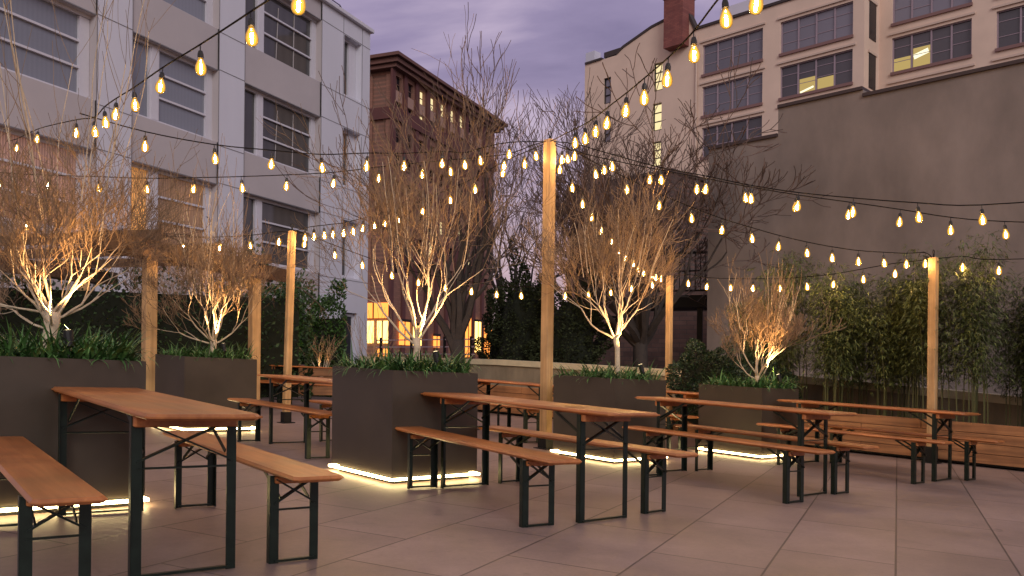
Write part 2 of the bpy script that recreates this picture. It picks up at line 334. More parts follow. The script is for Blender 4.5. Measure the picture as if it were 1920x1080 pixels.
cd = bpy.data.cameras.new('camera'); cam = bpy.data.objects.new('camera', cd); COL.objects.link(cam); scene.camera = cam
cd.sensor_width = 36; cd.lens = 36 * 1572.8 / 1920; cd.shift_y = 136.4 / 1920; cd.clip_end = 2000; cd.clip_start = .05
cr, sr = math.cos(.0105), math.sin(.0105)
cam.matrix_world = Matrix(((cr, -sr, 0, 0), (0, 0, -1, 0), (sr, cr, 0, 1.075), (0, 0, 0, 1)))
vs = scene.view_settings; vs.view_transform = 'Standard'; vs.look = 'None'; vs.exposure = 0; vs.gamma = 1
try:
    scene.cycles.use_denoising = True; scene.cycles.max_bounces = 6; scene.cycles.transparent_max_bounces = 12
    scene.cycles.sample_clamp_indirect = 4; scene.cycles.caustics_reflective = False; scene.cycles.caustics_refractive = False
except Exception: pass
# ------------------------------------------------------------------ the setting
mb = MB(); mb.add([(-14, -4, gz(-14)), (12, -4, gz(12)), (12, 24, gz(12)), (-14, 24, gz(-14))], [(0, 1, 2, 3)])
o = mb.build('terrace_floor', M['pave']); tag(o, kind='structure')
mb = MB(); mb.add([(-600, -300, -.75), (600, -300, -.75), (600, 900, -.75), (-600, 900, -.75)], [(0, 1, 2, 3)])
tag(mb.build('ground', M['far_ground']), kind='structure')
mb = MB(); mb.box((0, 95, -.70), (180, 26, .06)); tag(mb.build('street', M['asphalt']), kind='structure')

def wall_cut(mb, x0, x1, z0, z1, openings, y=0.0, depth=.3):
    """a wall face at y with real openings and their reveals"""
    xs = sorted({x0, x1, *[q for o in openings for q in (o[0], o[1]) if x0 < q < x1]})
    zs = sorted({z0, z1, *[q for o in openings for q in (o[2], o[3]) if z0 < q < z1]})
    for i in range(len(xs) - 1):
        j = 0
        while j < len(zs) - 1:
            cx = (xs[i] + xs[i + 1]) / 2
            def hole(jj):
                cz = (zs[jj] + zs[jj + 1]) / 2
                return any(o[0] < cx < o[1] and o[2] < cz < o[3] for o in openings)
            if hole(j): j += 1; continue
            k = j
            while k + 1 < len(zs) - 1 and not hole(k + 1): k += 1
            mb.add([(xs[i], y, zs[j]), (xs[i + 1], y, zs[j]), (xs[i + 1], y, zs[k + 1]), (xs[i], y, zs[k + 1])], [(0, 1, 2, 3)])
            j = k + 1
    for a, b, c, d in openings:
        Y = y + depth
        mb.add([(a, y, c), (b, y, c), (b, y, d), (a, y, d), (a, Y, c), (b, Y, c), (b, Y, d), (a, Y, d)],
               [(0, 4, 5, 1), (1, 5, 6, 2), (2, 6, 7, 3), (3, 7, 4, 0)])

# ------------------------------------------------------------------ left: pale panelled apartment building
ab = empty('apartment_building', (-8.8, 24.7, 0), math.atan2(.922, .387), 'pale panelled apartment block on the left with recessed wide windows', 'building')
sills = [4.09, 7.45, 10.80]; heads = [6.20, 9.57, 12.97]
cols = [(-8.3, -4.15), (-3.06, .12), (1.23, 5.18), (6.55, 7.68)]
ops = [(a, b, sills[k], heads[k]) for a, b in cols for k in range(3)]
ops.append((6.6, 7.6, .2, 2.8))
mb = MB(); mb.box((-2.4, 6.6, 6.45), (21.3, 12.4, 14.3)); mb.build('building_core', M['reveal'], ab)
mb = MB()     # the pale piers
piers = [(-13, -8.3), (-4.15, -3.06), (.12, 1.23), (5.18, 8.28)]
pan = []
for a, b in piers:
    o_ = [q for q in ops if a <= q[0] and q[1] <= b]
    wall_cut(mb, a, b, -.7, 13.62, o_, 0, .38)
mb.add([(8.28, 0, -.7), (8.28, .4, -.7), (8.28, .4, 13.62), (8.28, 0, 13.62)], [(0, 1, 2, 3)])
mb.build('wall', M['white_panel'], ab)
mb = MB()     # taupe spandrels between windows, set back a little
for a, b in cols[:3]:
    for z0, z1 in ((-.7, sills[0]), (heads[0], sills[1]), (heads[1], sills[2]), (heads[2], 13.62)):
        mb.add([(a, .05, z0), (b, .05, z0), (b, .05, z1), (a, .05, z1)], [(0, 1, 2, 3)])
        mb.add([(a, .05, z0), (b, .05, z0), (b, .38, z0), (a, .38, z0)], [(0, 3, 2, 1)])
        mb.add([(a, .05, z1), (b, .05, z1), (b, .38, z1), (a, .38, z1)], [(0, 1, 2, 3)])
    for x in (a, b):
        for z0, z1 in zip(sills, heads): mb.add([(x, 0, z0), (x, .38, z0), (x, .38, z1), (x, 0, z1)], [(0, 1, 2, 3)])
mb.build('spandrel', M['taupe_panel'], ab)
mb = MB()     # open joints between the panels
for a, b in piers:
    for z in (4.0, 6.25, 7.36, 9.60, 10.72, 13.0): mb.box(((a + b) / 2, -.002, z), (b - a, .012, .02))
for x in (-4.15, -3.06, .12, 1.23, 5.18): mb.box((x, -.002, 6.4), (.016, .014, 14.2))
for x in (6.50, 7.74): mb.box((x, -.002, 11.8), (.018, .014, 3.6)); mb.box((x, -.002, 7.2), (.018, .014, 4.6))
for a, b in ((-3.06, .12), (1.23, 5.18), (-8.3, -4.15)):
    for z in heads: mb.box(((a + b) / 2, .045, z + .01), (b - a, .02, .03))
mb.build('panel_joint', M['seam'], ab)
mb = MB(); mb.box((-2.4, 6.2, 13.70), (21.5, 12.7, .14), bev=.02); mb.build('parapet_coping', M['winframe'], ab)
pane_m = {(0, 0): 'glass_pink', (0, 1): 'glass_blue', (0, 2): 'glass_blue', (1, 0): 'glass_lit', (1, 1): 'glass_blue', (1, 2): 'glass_blue',
          (2, 0): 'glass_grey', (2, 1): 'glass_grey', (2, 2): 'glass_grey', (3, 0): 'glass_grey', (3, 1): 'glass_grey', (3, 2): 'glass_grey'}
for ci, (a, b) in enumerate(cols):
    for k in range(3):
        z0, z1 = sills[k], heads[k]; f = MB(); yf = .30; t = .09
        f.box(((a + b) / 2, yf, z0 + .05), (b - a, .14, .10)); f.box(((a + b) / 2, yf, z1 - .04), (b - a, .12, .08))
        g = MB()
        def leafpane(xa, xb, bars):
            f.box((xa + .025, yf, (z0 + z1) / 2), (.05, .10, z1 - z0 - .18)); f.box((xb - .025, yf, (z0 + z1) / 2), (.05, .10, z1 - z0 - .18))
            for q in bars: f.box(((xa + xb) / 2, yf, z0 + .1 + (z1 - z0 - .2) * q), (xb - xa - .1, .09, .055))
            g.add([(xa + .02, yf + .03, z0 + .05), (xb - .02, yf + .03, z0 + .05), (xb - .02, yf + .03, z1 - .04), (xa + .02, yf + .03, z1 - .04)], [(0, 1, 2, 3)])
        if ci == 0: leafpane(a, -7.45, []); f.box((-7.36, yf, (z0 + z1) / 2), (.18, .15, z1 - z0 - .18)); leafpane(-7.27, -4.40, [.34, .68]); f.box((-4.28, yf, (z0 + z1) / 2), (.24, .09, z1 - z0 - .18))
        if ci == 1: leafpane(a, -2.2, []); f.box((-2.08, yf, (z0 + z1) / 2), (.24, .16, z1 - z0 - .18)); leafpane(-1.96, -.08, [.34, .68]); f.box((.02, yf, (z0 + z1) / 2), (.2, .09, z1 - z0 - .18))
        if ci == 2: leafpane(a, 2.12, []); f.box((2.24, yf, (z0 + z1) / 2), (.24, .16, z1 - z0 - .18)); leafpane(2.36, 4.98, [.34, .68]); f.box((5.08, yf, (z0 + z1) / 2), (.2, .09, z1 - z0 - .18))
        if ci == 3: leafpane(a, 7.25, []); f.box((7.46, yf, (z0 + z1) / 2), (.42, .11, z1 - z0 - .18))
        w = f.build('window', M['winframe'], ab)
        for h_ in range(len(g.v) // 4):
            g1 = MB(); g1.add(g.v[4 * h_:4 * h_ + 4], [(0, 1, 2, 3)]); g1.build('pane', M['glass_half' if (ci, k, h_) == (1, 0, 1) else pane_m[(ci, k)]], w)
        if ci == 2 and k > 0:      # thin taupe bars of the room's inner partition seen through the glass
            q = MB(); q.bar((3.1, yf + .02, z0 + .15), (3.2, yf + .02, z1 - .3), .03, .01); q.bar((4.0, yf + .02, z0 + .15), (4.03, yf + .02, z1 - .2), .04, .01)
            q.build('inner_partition', M['taupe_panel'], w)
d = MB(); d.box((7.1, .25, 1.5), (.94, .06, 2.5)); dd = d.build('door', M['far_dark'] if 'far_dark' in M else M['farglass'], ab)
f = MB(); f.box((6.66, .22, 1.5), (.08, .12, 2.6)); f.box((7.54, .22, 1.5), (.08, .12, 2.6)); f.box((7.1, .22, 2.72), (.96, .12, .1)); f.build('door_frame', M['winframe'], dd)
f = MB()
for x in (5.0, 6.2, 7.4): f.tube([(x, .8, 13.7), (x, .8, 14.5)], .02, 5)
f.tube([(3.6, .8, 14.9), (5.0, .8, 14.5), (7.4, .8, 14.5), (8.3, .8, 13.9)], .02, 5); f.tube([(3.6, .8, 14.1), (8.2, .8, 14.1)], .015, 5)
f.build('roof_railing', M['iron'], ab)

# ------------------------------------------------------------------ centre left: tall terracotta office block
tb = empty('office_building', (-17.2, 120, 0), R(67.2), 'tall red brown terracotta office block with heavy cornice behind the planter tree', 'building')
trow = [(41.85 - 3.75 * k) for k in range(8)]; tcol = [.1 + 3.42 * k for k in range(10)]
tops_ = [(s, s + 1.9, z - 2.05, z) for z in trow for s in tcol]
mb = MB(); wall_cut(mb, 0, 35, -.7, 43, tops_, 0, .5)
mb.add([(0, 0, -.7), (0, 14, -.7), (0, 14, 43), (0, 0, 43)], [(0, 3, 2, 1)]); mb.add([(35, 0, -.7), (35, 14, -.7), (35, 14, 43), (35, 0, 43)], [(0, 1, 2, 3)])
mb.add([(0, 14, -.7), (35, 14, -.7), (35, 14, 43), (0, 14, 43)], [(0, 3, 2, 1)])
mb.add([(0, .5, -.7), (35, .5, -.7), (35, .5, 43), (0, .5, 43)], [(0, 1, 2, 3)])
for s in range(4): mb.box((-.12, .7 + s * 3.4, 26), (.24, 1.1, 32))
mb.build('wall', M['terracotta'], tb)
mb = MB()
for s in tcol: mb.box((s - .75, -.16, 21.5), (.9, .32, 42.6))
mb.box((17.5, -.2, 36.3), (35.6, .5, 1.9)); mb.box((-.2, 7, 36.4), (.6, 14.6, 1.7))
mb.build('pilaster', M['maroon'], tb)
mb = MB()
for s in tcol: mb = MB(); mb.box((s + .95, -.02, 38.95), (1.9, .06, 1.5)); mb.build('spandrel', M['tancotta'], tb)
mb = MB(); mb.box((17.2, 6.8, 42.75), (37.0, 15.6, .5)); mb.box((17.2, 6.8, 43.35), (38.0, 16.6, .6)); mb.box((17.2, 6.8, 43.95), (39.2, 17.6, .45)); mb.box((14.8, 8, 44.5), (20, 6, .8))
mb.build('cornice', M['cornice'], tb)
for j, z in enumerate(trow):
    for i, s in enumerate(tcol):
        lit = (j == 0 and 2 <= i <= 6) or (j == 1 and i == 2) or (j, i) in ((5, 4), (6, 7), (6, 3), (5, 6))
        g = MB(); g.add([(s, .42, z - 2.05), (s + 1.9, .42, z - 2.05), (s + 1.9, .42, z), (s, .42, z)], [(0, 1, 2, 3)])
        w = g.build('window', M['farlit'] if lit else M['farglass'], tb)
        f = MB(); f.box((s + .95, .36, z - 1.02), (.12, .08, 2.05)); f.box((s + .5, .36, z - 1.02), (.78, .08, .12)); f.box((s + 1.4, .36, z - 1.02), (.78, .08, .12))
        f.build('window_frame', M['cornice'], w)
for (x0, x1, z0, z1, m) in ((1.5, 4.5, 3.2, 6.8, 'shop'), (5.6, 8.0, 3.2, 6.4, 'shop_yellow'), (19, 22, 2.4, 6, 'shop_yellow'), (23.2, 25.4, 1.6, 9, 'shop'), (27, 29.4, 2.5, 8, 'shop_yellow'), (31, 34, .5, 7, 'shop'), (12, 14, 3, 5, 'shop')):
    g = MB(); g.box(((x0 + x1) / 2, -.3, (z0 + z1) / 2), (x1 - x0, .1, z1 - z0)); w = g.build('shop_window', M[m], tb)
    f = MB(); f.box(((x0 + x1) / 2, -.38, (z0 + z1) / 2), (.2, .06, z1 - z0)); f.box(((x0 + x1) / 2, -.38, z1), (x1 - x0 + .4, .1, .4)); f.build('shop_frame', M['iron'], w)
for (y0, y1, z0, z1, m) in ((.5, 2.3, 3.4, 6.6, 'shop_yellow'), (2.9, 5.4, 3.4, 6.6, 'shop_yellow'), (.5, 5.4, 7.0, 9.2, 'shop'), (6.0, 8.4, 3.2, 8.4, 'shop'), (9.0, 10.8, 3.0, 7, 'shop_yellow'), (.5, 2.2, .4, 2.6, 'shop')):
    g = MB(); g.box((-.3, (y0 + y1) / 2, (z0 + z1) / 2), (.1, y1 - y0, z1 - z0)); w = g.build('shop_window', M[m], tb)
    f = MB(); f.box((-.38, (y0 + y1) / 2, (z0 + z1) / 2), (.06, .2, z1 - z0)); f.build('shop_frame', M['iron'], w)

# ------------------------------------------------------------------ right: cream loft building
cb = empty('loft_building', (17.6, 77.2, 0), R(-45), 'cream brick loft building with rows of steel windows and a red chimney', 'building')
rows = [(27.64, 30.38), (23.83, 26.52), (20.0, 22.75)]
A = (-.42, 5.65); B = (7.28, 13.57)
DK = 3.0; K = 1 + DK / 67.0
def sb(s): return 42.1 + (s - 42.1) * K
def zb(z): return 1.075 + (z - 1.075) * K
oa = [(A[0], A[1], *r) for r in rows] + [(B[0], B[1], *r) for r in rows]
small = [(-12.06, -11.13, 27.35, 30.0, 0), (-12.0, -11.1, 23.4, 26.0, 0), (-5.86, -4.84, 27.3, 30.0, 1), (-5.94, -4.91, 23.45, 26.1, 1), (-5.95, -4.95, 20.0, 22.4, 1)]
mb = MB(); wall_cut(mb, -14.58, 14.48, -.7, 32.0, oa + [q[:4] for q in small], 0, .35)
mb.add([(14.48, 0, -.7), (14.48, DK, -.7), (14.48, DK, 32), (14.48, 0, 32)], [(0, 1, 2, 3)])
mb.add([(-14.58, 0, -.7), (-14.58, 20, -.7), (-14.58, 20, 32), (-14.58, 0, 32)], [(0, 3, 2, 1)])
mb.add([(-14.58, .36, -.7), (14.4, .36, -.7), (14.4, .36, 31.9), (-14.58, .36, 31.9)], [(0, 1, 2, 3)])
mb.add([(-14.58, 0, 32), (14.48, 0, 32), (14.48, 20, 32), (-14.58, 20, 32)], [(0, 1, 2, 3)])
gable = [(-10.5, 32.0), (-9.6, 32.5), (-6.2, 33.55), (-4.6, 33.8), (-2.0, 33.6), (-1.3, 32.1), (-1.3, 32.0)]
n = len(gable); mb.add([(x, 0, z) for x, z in gable] + [(x, .6, z) for x, z in gable], [tuple(range(n)), tuple(range(2 * n - 1, n - 1, -1))] + [(i, i + n, i + n + 1, i + 1) for i in range(n - 1)])
cE, dE = sb(16.64), sb(22.34)
oc = [(cE, dE, zb(a), zb(b)) for a, b in rows] + [(sb(23.95), sb(30.0), zb(a), zb(b)) for a, b in rows]
wall_cut(mb, 14.48, sb(34), -.7, zb(32.0), oc, DK, .35)
mb.add([(14.48, DK + .36, -.7), (sb(34), DK + .36, -.7), (sb(34), DK + .36, 33), (14.48, DK + .36, 33)], [(0, 1, 2, 3)])
mb.build('wall', M['cream'], cb)
mb = MB()     # string courses, pier strips and lintels standing a little proud
for (a, b), y in ((A, 0), (B, 0), ((cE, dE), DK), ((sb(23.95), sb(30)), DK)):
    for z0, z1 in rows:
        if y: z0, z1 = zb(z0), zb(z1)
        mb = MB(); mb.box(((a + b) / 2, y - .07, z1 + .32), (b - a + .5, .14, .16)); mb.build('lintel_course', M['cream_trim'], cb)
mb = MB()
for (a, b), y in ((A, 0), (B, 0), ((cE, dE), DK), ((sb(23.95), sb(30)), DK)):
    for z0, z1 in rows:
        if y: z0, z1 = zb(z0), zb(z1)
        mb = MB(); mb.box(((a + b) / 2, y - .06, z0 - .12), (b - a + .1, .2, .24)); mb.build('window_sill', M['sill'], cb)
mb = MB(); mb.box((6.6, .1, 32.12), (15.9, .5, .24)); mb.box((sb(24), DK + .1, zb(32.0) + .12), (18, .5, .24)); mb.box((-13.4, .1, 32.1), (2.2, .5, .2))
mb.box((-12.0, .3, 32.55), (.3, .3, .3)); mb.box((-10.6, .3, 32.4), (3.0, .5, .55))
for i in range(n - 2): mb.bar((gable[i][0], .3, gable[i][1] + .12), (gable[i + 1][0], .3, gable[i + 1][1] + .12), .75, .26)
mb.build('roof_coping', M['coping'], cb)
mb = MB(); mb.box((-13.9, .5, 32.7), (1.2, 1, 1.0)); mb.build('roof_hut', M['rooflight'], cb)
mb = MB(); mb.box((4.0, 5.0, 33.6), (9.5, 3.0, 2.6)); mb.build('roof_structure', M['rooflight'], cb)
def bigwin(a, b, z0, z1, y, mats, lamp=None):
    f = MB(); w4 = (b - a) / 4
    for i in range(5): f.box((a + w4 * i, y + .22, (z0 + z1) / 2), (.12 if 0 < i < 4 else .2, .1, z1 - z0))
    f.box(((a + b) / 2, y + .2, z0 + .05), (b - a, .1, .1)); f.box(((a + b) / 2, y + .2, z1 - .04), (b - a, .1, .08))
    w = f.build('window', M['mullion'], cb)
    for i in range(4):
        g = MB(); g.add([(a + w4 * i, y + .27, z0), (a + w4 * (i + 1), y + .27, z0), (a + w4 * (i + 1), y + .27, z1), (a + w4 * i, y + .27, z1)], [(0, 1, 2, 3)])
        g.build('pane', M[mats[i]], w)
    for i in range(4):
        for q in (.36, .7): r = MB(); r.box((a + w4 * (i + .5), y + .25, z0 + (z1 - z0) * (q + random.uniform(-.06, .06))), (w4 - .14, .03, .05)); r.build('transom', M['mullion'], w)
    return w, w4
P_, D_ = 'blindglass', 'darkblind'
bigwin(*A, *rows[0], 0, [P_] * 4); bigwin(*A, *rows[1], 0, [P_] * 4); bigwin(*A, *rows[2], 0, [D_] * 4)
bigwin(*B, *rows[0], 0, [P_] * 4); w, w4 = bigwin(*B, *rows[1], 0, [D_] * 4); bigwin(*B, *rows[2], 0, [D_] * 4)
g = MB(); g.box((B[0] + w4 * 1.5, .262, 24.55), (w4 - .2, .01, 1.2)); g.box((B[0] + w4 * 2.5, .262, 24.4), (w4 - .2, .01, .9)); g.build('lit_blind', M['officelit'], w)
g = MB(); g.bar((B[0] + w4 * 1.1, .25, 24.02), (B[0] + w4 * 1.85, .25, 24.3), .02, .16); g.build('ceiling_lamp', M['officelamp'], w)
Cc = (cE, dE)
bigwin(*Cc, zb(rows[0][0]), zb(rows[0][1]), DK, [P_] * 4); w, w4 = bigwin(*Cc, zb(rows[1][0]), zb(rows[1][1]), DK, [D_] * 4)
g = MB(); z0 = zb(rows[1][0]); g.box((Cc[0] + w4 * .5, DK + .262, z0 + .6), (w4 - .2, .01, 1.1)); g.box((Cc[0] + w4 * 1.5, DK + .262, z0 + .85), (w4 - .2, .01, 1.6)); g.build('lit_blind', M['officelit'], w)
g = MB(); g.bar((Cc[0] + w4 * 1.1, DK + .25, z0 + .95), (Cc[0] + w4 * 1.85, DK + .25, z0 + 1.25), .02, .4); g.build('ceiling_lamp', M['officelamp'], w)
bigwin(sb(23.95), sb(30), zb(rows[0][0]), zb(rows[0][1]), DK, [P_] * 4); bigwin(sb(23.95), sb(30), zb(rows[1][0]), zb(rows[1][1]), DK, [D_] * 4)
for a, b, z0, z1, lit in small:
    f = MB()
    for x in (a + .05, b - .05): f.box((x, .2, (z0 + z1) / 2), (.1, .1, z1 - z0))
    for q in (0.03, .34, .66, .97): f.box(((a + b) / 2, .2, z0 + (z1 - z0) * q), (b - a - .2, .09, .09))
    w = f.build('window', M['iron'], cb)
    g = MB(); g.add([(a, .25, z0), (b, .25, z0), (b, .25, z1), (a, .25, z1)], [(0, 1, 2, 3)]); g.build('pane', M['farlit'] if lit else M['blindglass'], w)
for z0, z1 in ((23.4, 26.2), (27.4, 30.4)):
    f = MB(); f.box((14.50, 1.6, (z0 + z1) / 2), (.06, 1.3, z1 - z0)); w = f.build('window', M['farglass'], cb)
    f = MB(); f.box((14.53, 1.6, z1 + .12), (.1, 1.7, .2)); f.build('lintel', M['cream_trim'], w)
mb = MB(); mb.box((-2.95, -.1, 33.0), (2.1, 2.0, 4.6)); ch = mb.build('chimney', M['chimney'], cb)
mb = MB(); mb.box((-2.95, -.1, 35.4), (2.3, 2.2, .2)); mb.build('chimney_cap', M['coping'], ch)
mb = MB(); mb.tube([(-1.0, -.12, 31.5), (-1.0, -.12, 10)], .09, 6); mb.build('downpipe', M['cream_trim'], cb)

# ------------------------------------------------------------------ dark brick buildings lower down
bb = empty('brick_building', (4.08, 60, 0), R(-45), 'dark red brick building low between the terracotta block and the cream lofts', 'building')
mb = MB(); bo = [(x, x + 1.1, z, z + 1.9) for x in (1.2, 3.8, 6.4) for z in (3, 6.4, 9.8)]
wall_cut(mb, 0, 8.5, -.7, 13.3, bo, 0, .3); mb.add([(0, 0, -.7), (0, 10, -.7), (0, 10, 13.3), (0, 0, 13.3)], [(0, 3, 2, 1)]); mb.add([(0, 0, 13.3), (8.5, 0, 13.3), (8.5, 10, 13.3), (0, 10, 13.3)], [(0, 1, 2, 3)])
mb.add([(8.5, 0, -.7), (8.5, 10, -.7), (8.5, 10, 13.3), (8.5, 0, 13.3)], [(0, 1, 2, 3)])
mb.build('wall', M['darkbrick'], bb)
for a, b, c, d in bo:
    g = MB(); g.box(((a + b) / 2, .28, (c + d) / 2), (1.1, .04, 1.9)); g.build('window', M['farglass'], bb)
mb = MB(); mb.box((4.25, 5, 13.42), (8.9, 10.3, .2)); mb.build('roof_coping', M['coping'], bb)
lb = empty('brick_outbuilding', (2.4, 31, 0), R(-20), 'low dark brick wall building behind the iron stair', 'building')
mb = MB(); wall_cut(mb, 0, 9, -.7, 3.6, [(5.2, 6.1, .1, 2.2)], 0, .2); mb.add([(0, 0, -.7), (0, 6, -.7), (0, 6, 3.6), (0, 0, 3.6)], [(0, 3, 2, 1)]); mb.add([(0, 0, 3.6), (9, 0, 3.6), (9, 6, 3.6), (0, 6, 3.6)], [(0, 1, 2, 3)])
mb.build('wall', M['darkbrick'], lb); g = MB(); g.box((5.65, .17, 1.15), (.9, .05, 2.1)); g.build('door', M['iron'], lb)

# ------------------------------------------------------------------ grey stucco party wall on the right
gb = empty('stucco_building', (4.64, 20, 0), R(-45), 'blank grey stucco building wall behind the bamboo on the right', 'building')
mb = MB(); prof = [(0, 6.15), (1.77, 6.15), (1.77, 6.78), (3.66, 6.78), (3.66, 6.66), (14, 6.6)]
n = len(prof); pts = [(0, -.9)] + prof + [(14, -.9)]; q = len(pts)
mb.add([(x, 0, z) for x, z in pts] + [(x, 9, z) for x, z in pts], [tuple(range(q - 1, -1, -1)), tuple(range(q, 2 * q))] + [(i, (i + 1) % q, (i + 1) % q + q, i + q) for i in range(q)])
mb.build('wall', M['stucco'], gb)
mb = MB()
for i in (0, 2, 4): mb.box(((prof[i][0] + prof[i + 1][0]) / 2, .3, (prof[i][1] + prof[i + 1][1]) / 2 + .03), (prof[i + 1][0] - prof[i][0] - .004, .7, .07))
mb.build('roof_flashing', M['flash'], gb)

# iron stair platform against the stucco wall
fe = empty('iron_stair', (4.55, 22.4, 0), R(-20), 'black iron stair landing with railing beside the grey wall', 'stair')
mb = MB(); mb.box((-.35, .6, 2.7), (2.0, 1.6, .32)); mb.build('landing', M['iron'], fe)
for x in (-1.25, .45): f = MB(); f.box((x, 0, .9), (.14, .14, 3.4)); f.build('leg', M['iron'], fe)
f = MB(); f.box((-.35, -.15, 3.98), (2.0, .05, .06)); f.box((-.35, -.15, 2.98), (2.0, .04, .05)); f.box((-.35, -.15, 3.5), (2.0, .03, .04))
for i in range(15): f.box((-1.3 + i * .136, -.15, 3.48), (.022, .022, 1.0))
f.build('railing', M['iron'], fe)
f = MB()
for i in range(10): f.box((-1.6 - i * .22, .3, 2.55 - i * .24), (.28, .9, .04))
f.bar((-1.4, -.15, 2.5), (-3.7, -.15, .1), .05, .22); f.bar((-1.4, -.15, 3.6), (-3.7, -.15, 1.2), .04, .05)
f.build('stair_flight', M['iron'], fe)

# ------------------------------------------------------------------ concrete boundary wall, timber planter wall
cw = empty('concrete_wall', (0, 0, 0), 0, 'board marked concrete boundary wall with pale cap behind the bamboo bed', 'wall')
wp = [(9.9, 9.76, .42), (7.33, 12.0, .63), (4.71, 14.28, .885), (2.83, 15.9, .944), (1.52, 17.05, 1.015), (-.356, 18.7, 1.10), (-3.36, 21.3, 1.148), (-3.9, 21.75, 1.15)]
mb = MB(); cp = MB()
for (x0, y0, z0), (x1, y1, z1) in zip(wp, wp[1:]):
    dx, dy = x1 - x0, y1 - y0; L = math.hypot(dx, dy); nx, ny = dy / L, -dx / L     # towards the far side
    for M_, za, zb_, h0, h1, o0, o1 in ((mb, -.8, -.8, z0 - .12, z1 - .12, 0, .2), (cp, z0 - .12, z1 - .12, z0, z1, -.04, .26)):
        vs_ = [(x0 + nx * o0, y0 + ny * o0, za), (x1 + nx * o0, y1 + ny * o0, zb_), (x1 + nx * o1, y1 + ny * o1, zb_), (x0 + nx * o1, y0 + ny * o1, za),
               (x0 + nx * o0, y0 + ny * o0, h0), (x1 + nx * o0, y1 + ny * o0, h1), (x1 + nx * o1, y1 + ny * o1, h1), (x0 + nx * o1, y0 + ny * o1, h0)]
        M_.add(vs_, [(0, 1, 5, 4), (3, 7, 6, 2), (4, 5, 6, 7), (0, 3, 2, 1)])
mb.build('wall_body', M['concrete'], cw); cp.build('wall_cap', M['cap'], cw)

TD = Vector((math.cos(R(-41)), math.sin(R(-41)), 0)); TN = Vector((-TD.y, TD.x, 0))    # along the timber wall; TN points away from the camera
T0 = Vector((4.94, 12.1, 0))
tw = empty('timber_planter_wall', (T0.x, T0.y, gz(T0.x)), R(-41), 'low cedar plank retaining wall along the back of the terrace', 'planter wall')
k = SLOPE * TD.x
for r in range(4):
    mb = MB(); z0 = .05 + r * .132; x = -9.5 + (r % 2) * .8
    while x < 6:
        x1 = min(6, x + 2.4)
        mb.box(((x + x1) / 2, .025 + random.uniform(-.003, .003), z0 + .064 + k * (x + x1) / 2), (x1 - x - .006, .05, .126), (1, 0, k), (0, 1, 0), (0, 0, 1), bev=.006)
        x = x1
    mb.build('plank', M['timber'], tw)
mb = MB(); mb.box((-1.75, .09, .27 ), (15.5, .06, .5), (1, 0, k), (0, 1, 0), (0, 0, 1)); mb.v = [(x, y, z + k * -1.75) for x, y, z in mb.v]; mb.build('liner', M['shoe'], tw)
mb = MB(); a = T0 + TN * .12 - TD * 9.5; b = T0 + TN * .12 + TD * 6; c = b + TN * 1.4; d = a + TN * 1.4
mb.add([(p.x, p.y, gz(p.x) + .50) for p in (a, b, c, d)], [(0, 1, 2, 3)]); tag(mb.build('planting_bed', M['soil']), kind='structure')

# low brick-red planter at the far left end, railing to the street
lw = empty('timber_bed_wall', (-6.4, 17.6, gz(-6.4)), R(8), 'low reddish timber bed edge below the ivy hedge', 'planter wall')
for r in range(3): mb = MB(); mb.box((1.4, 0, .12 + r * .2), (4.6, .06, .19), bev=.008); mb.build('plank', M['timber'], lw)
rl = empty('street_railing', (-3.7, 21.9, 1.1), R(-41), 'pale horizontal street railing above the boundary wall', 'railing')
f = MB()
for z in (.12, .3, .48): f.box((1.6, .35, z), (3.6, .03, .03))
f.build('rail', M['mullion'], rl)
for x in (0, 1.2, 2.4, 3.3): f = MB(); f.box((x, .35, .25), (.05, .05, .6)); f.build('rail_post', M['iron'], rl)
# ------------------------------------------------------------------ beer garden tables and benches
YAW = R(-48.5)
def make_set(kind):
    tb_ = kind == 'table'
    L, W, H = 2.2, (.52 if tb_ else .265), (.77 if tb_ else .475)
    lx, ly = .80, (.215 if tb_ else .105)
    root = empty('beer_table' if tb_ else 'beer_bench', (0, 0, 0), YAW)
    m = MB(); m.box((0, 0, H - .014), (L, W, .028), bev=.03 if tb_ else .02)
    m.shear(YAW).build('table_top' if tb_ else 'seat', M['top'], root)
    for s in (-1, 1):
        m = MB(); m.box((s * lx, 0, H - .055), (.07 if tb_ else .05, W - .05, .05 if tb_ else .036), bev=.008); m.shear(YAW).build('batten', M['top'], root)
        for t in (-1, 1):      # each leg is an angle section
            m = MB(); zt = H - .032
            m.box((s * lx, t * ly, zt / 2), (.006, .044, zt - .004)); m.box((s * lx - s * .018, t * (ly + .0225), zt / 2), (.036, .005, zt - .004))
            m.shear(YAW).build('leg', M['steel'], root)
        m = MB(); m.bar((s * lx, -ly, .014), (s * lx, ly, .014), .022, .012); m.shear(YAW).build('foot_bar', M['steel'], root)
        m = MB(); zr = .50 if tb_ else .27
        m.tube([(s * lx, -ly, zr), (s * lx, ly, zr)], .0055, 6); m.shear(YAW).build('tie_rod', M['steel'], root)
        m = MB(); hx = .19 if tb_ else .125
        m.bar((s * (lx + .01), -ly, H - .05), (s * (lx + .01), ly, H - .05 - hx), .008, .030, (1, 0, 0)); m.bar((s * (lx - .006), ly, H - .05), (s * (lx - .006), -ly, H - .05 - hx), .008, .030, (1, 0, 0))
        m.shear(YAW).build('cross_brace', M['steel'], root)
        m = MB(); zz = .20 if tb_ else .15; xx = .30 if tb_ else .22
        for t in (-1, 1): m.bar((s * lx, t * (ly - .03), H - zz), (s * (lx - xx), t * (ly - .03), H - .035), .006, .018)
        m.bar((s * (lx - xx), -(ly - .03), H - .036), (s * (lx - xx), ly - .03, H - .036), .02, .01)
        m.shear(YAW).build('folding_stay', M['steel'], root)
    return root
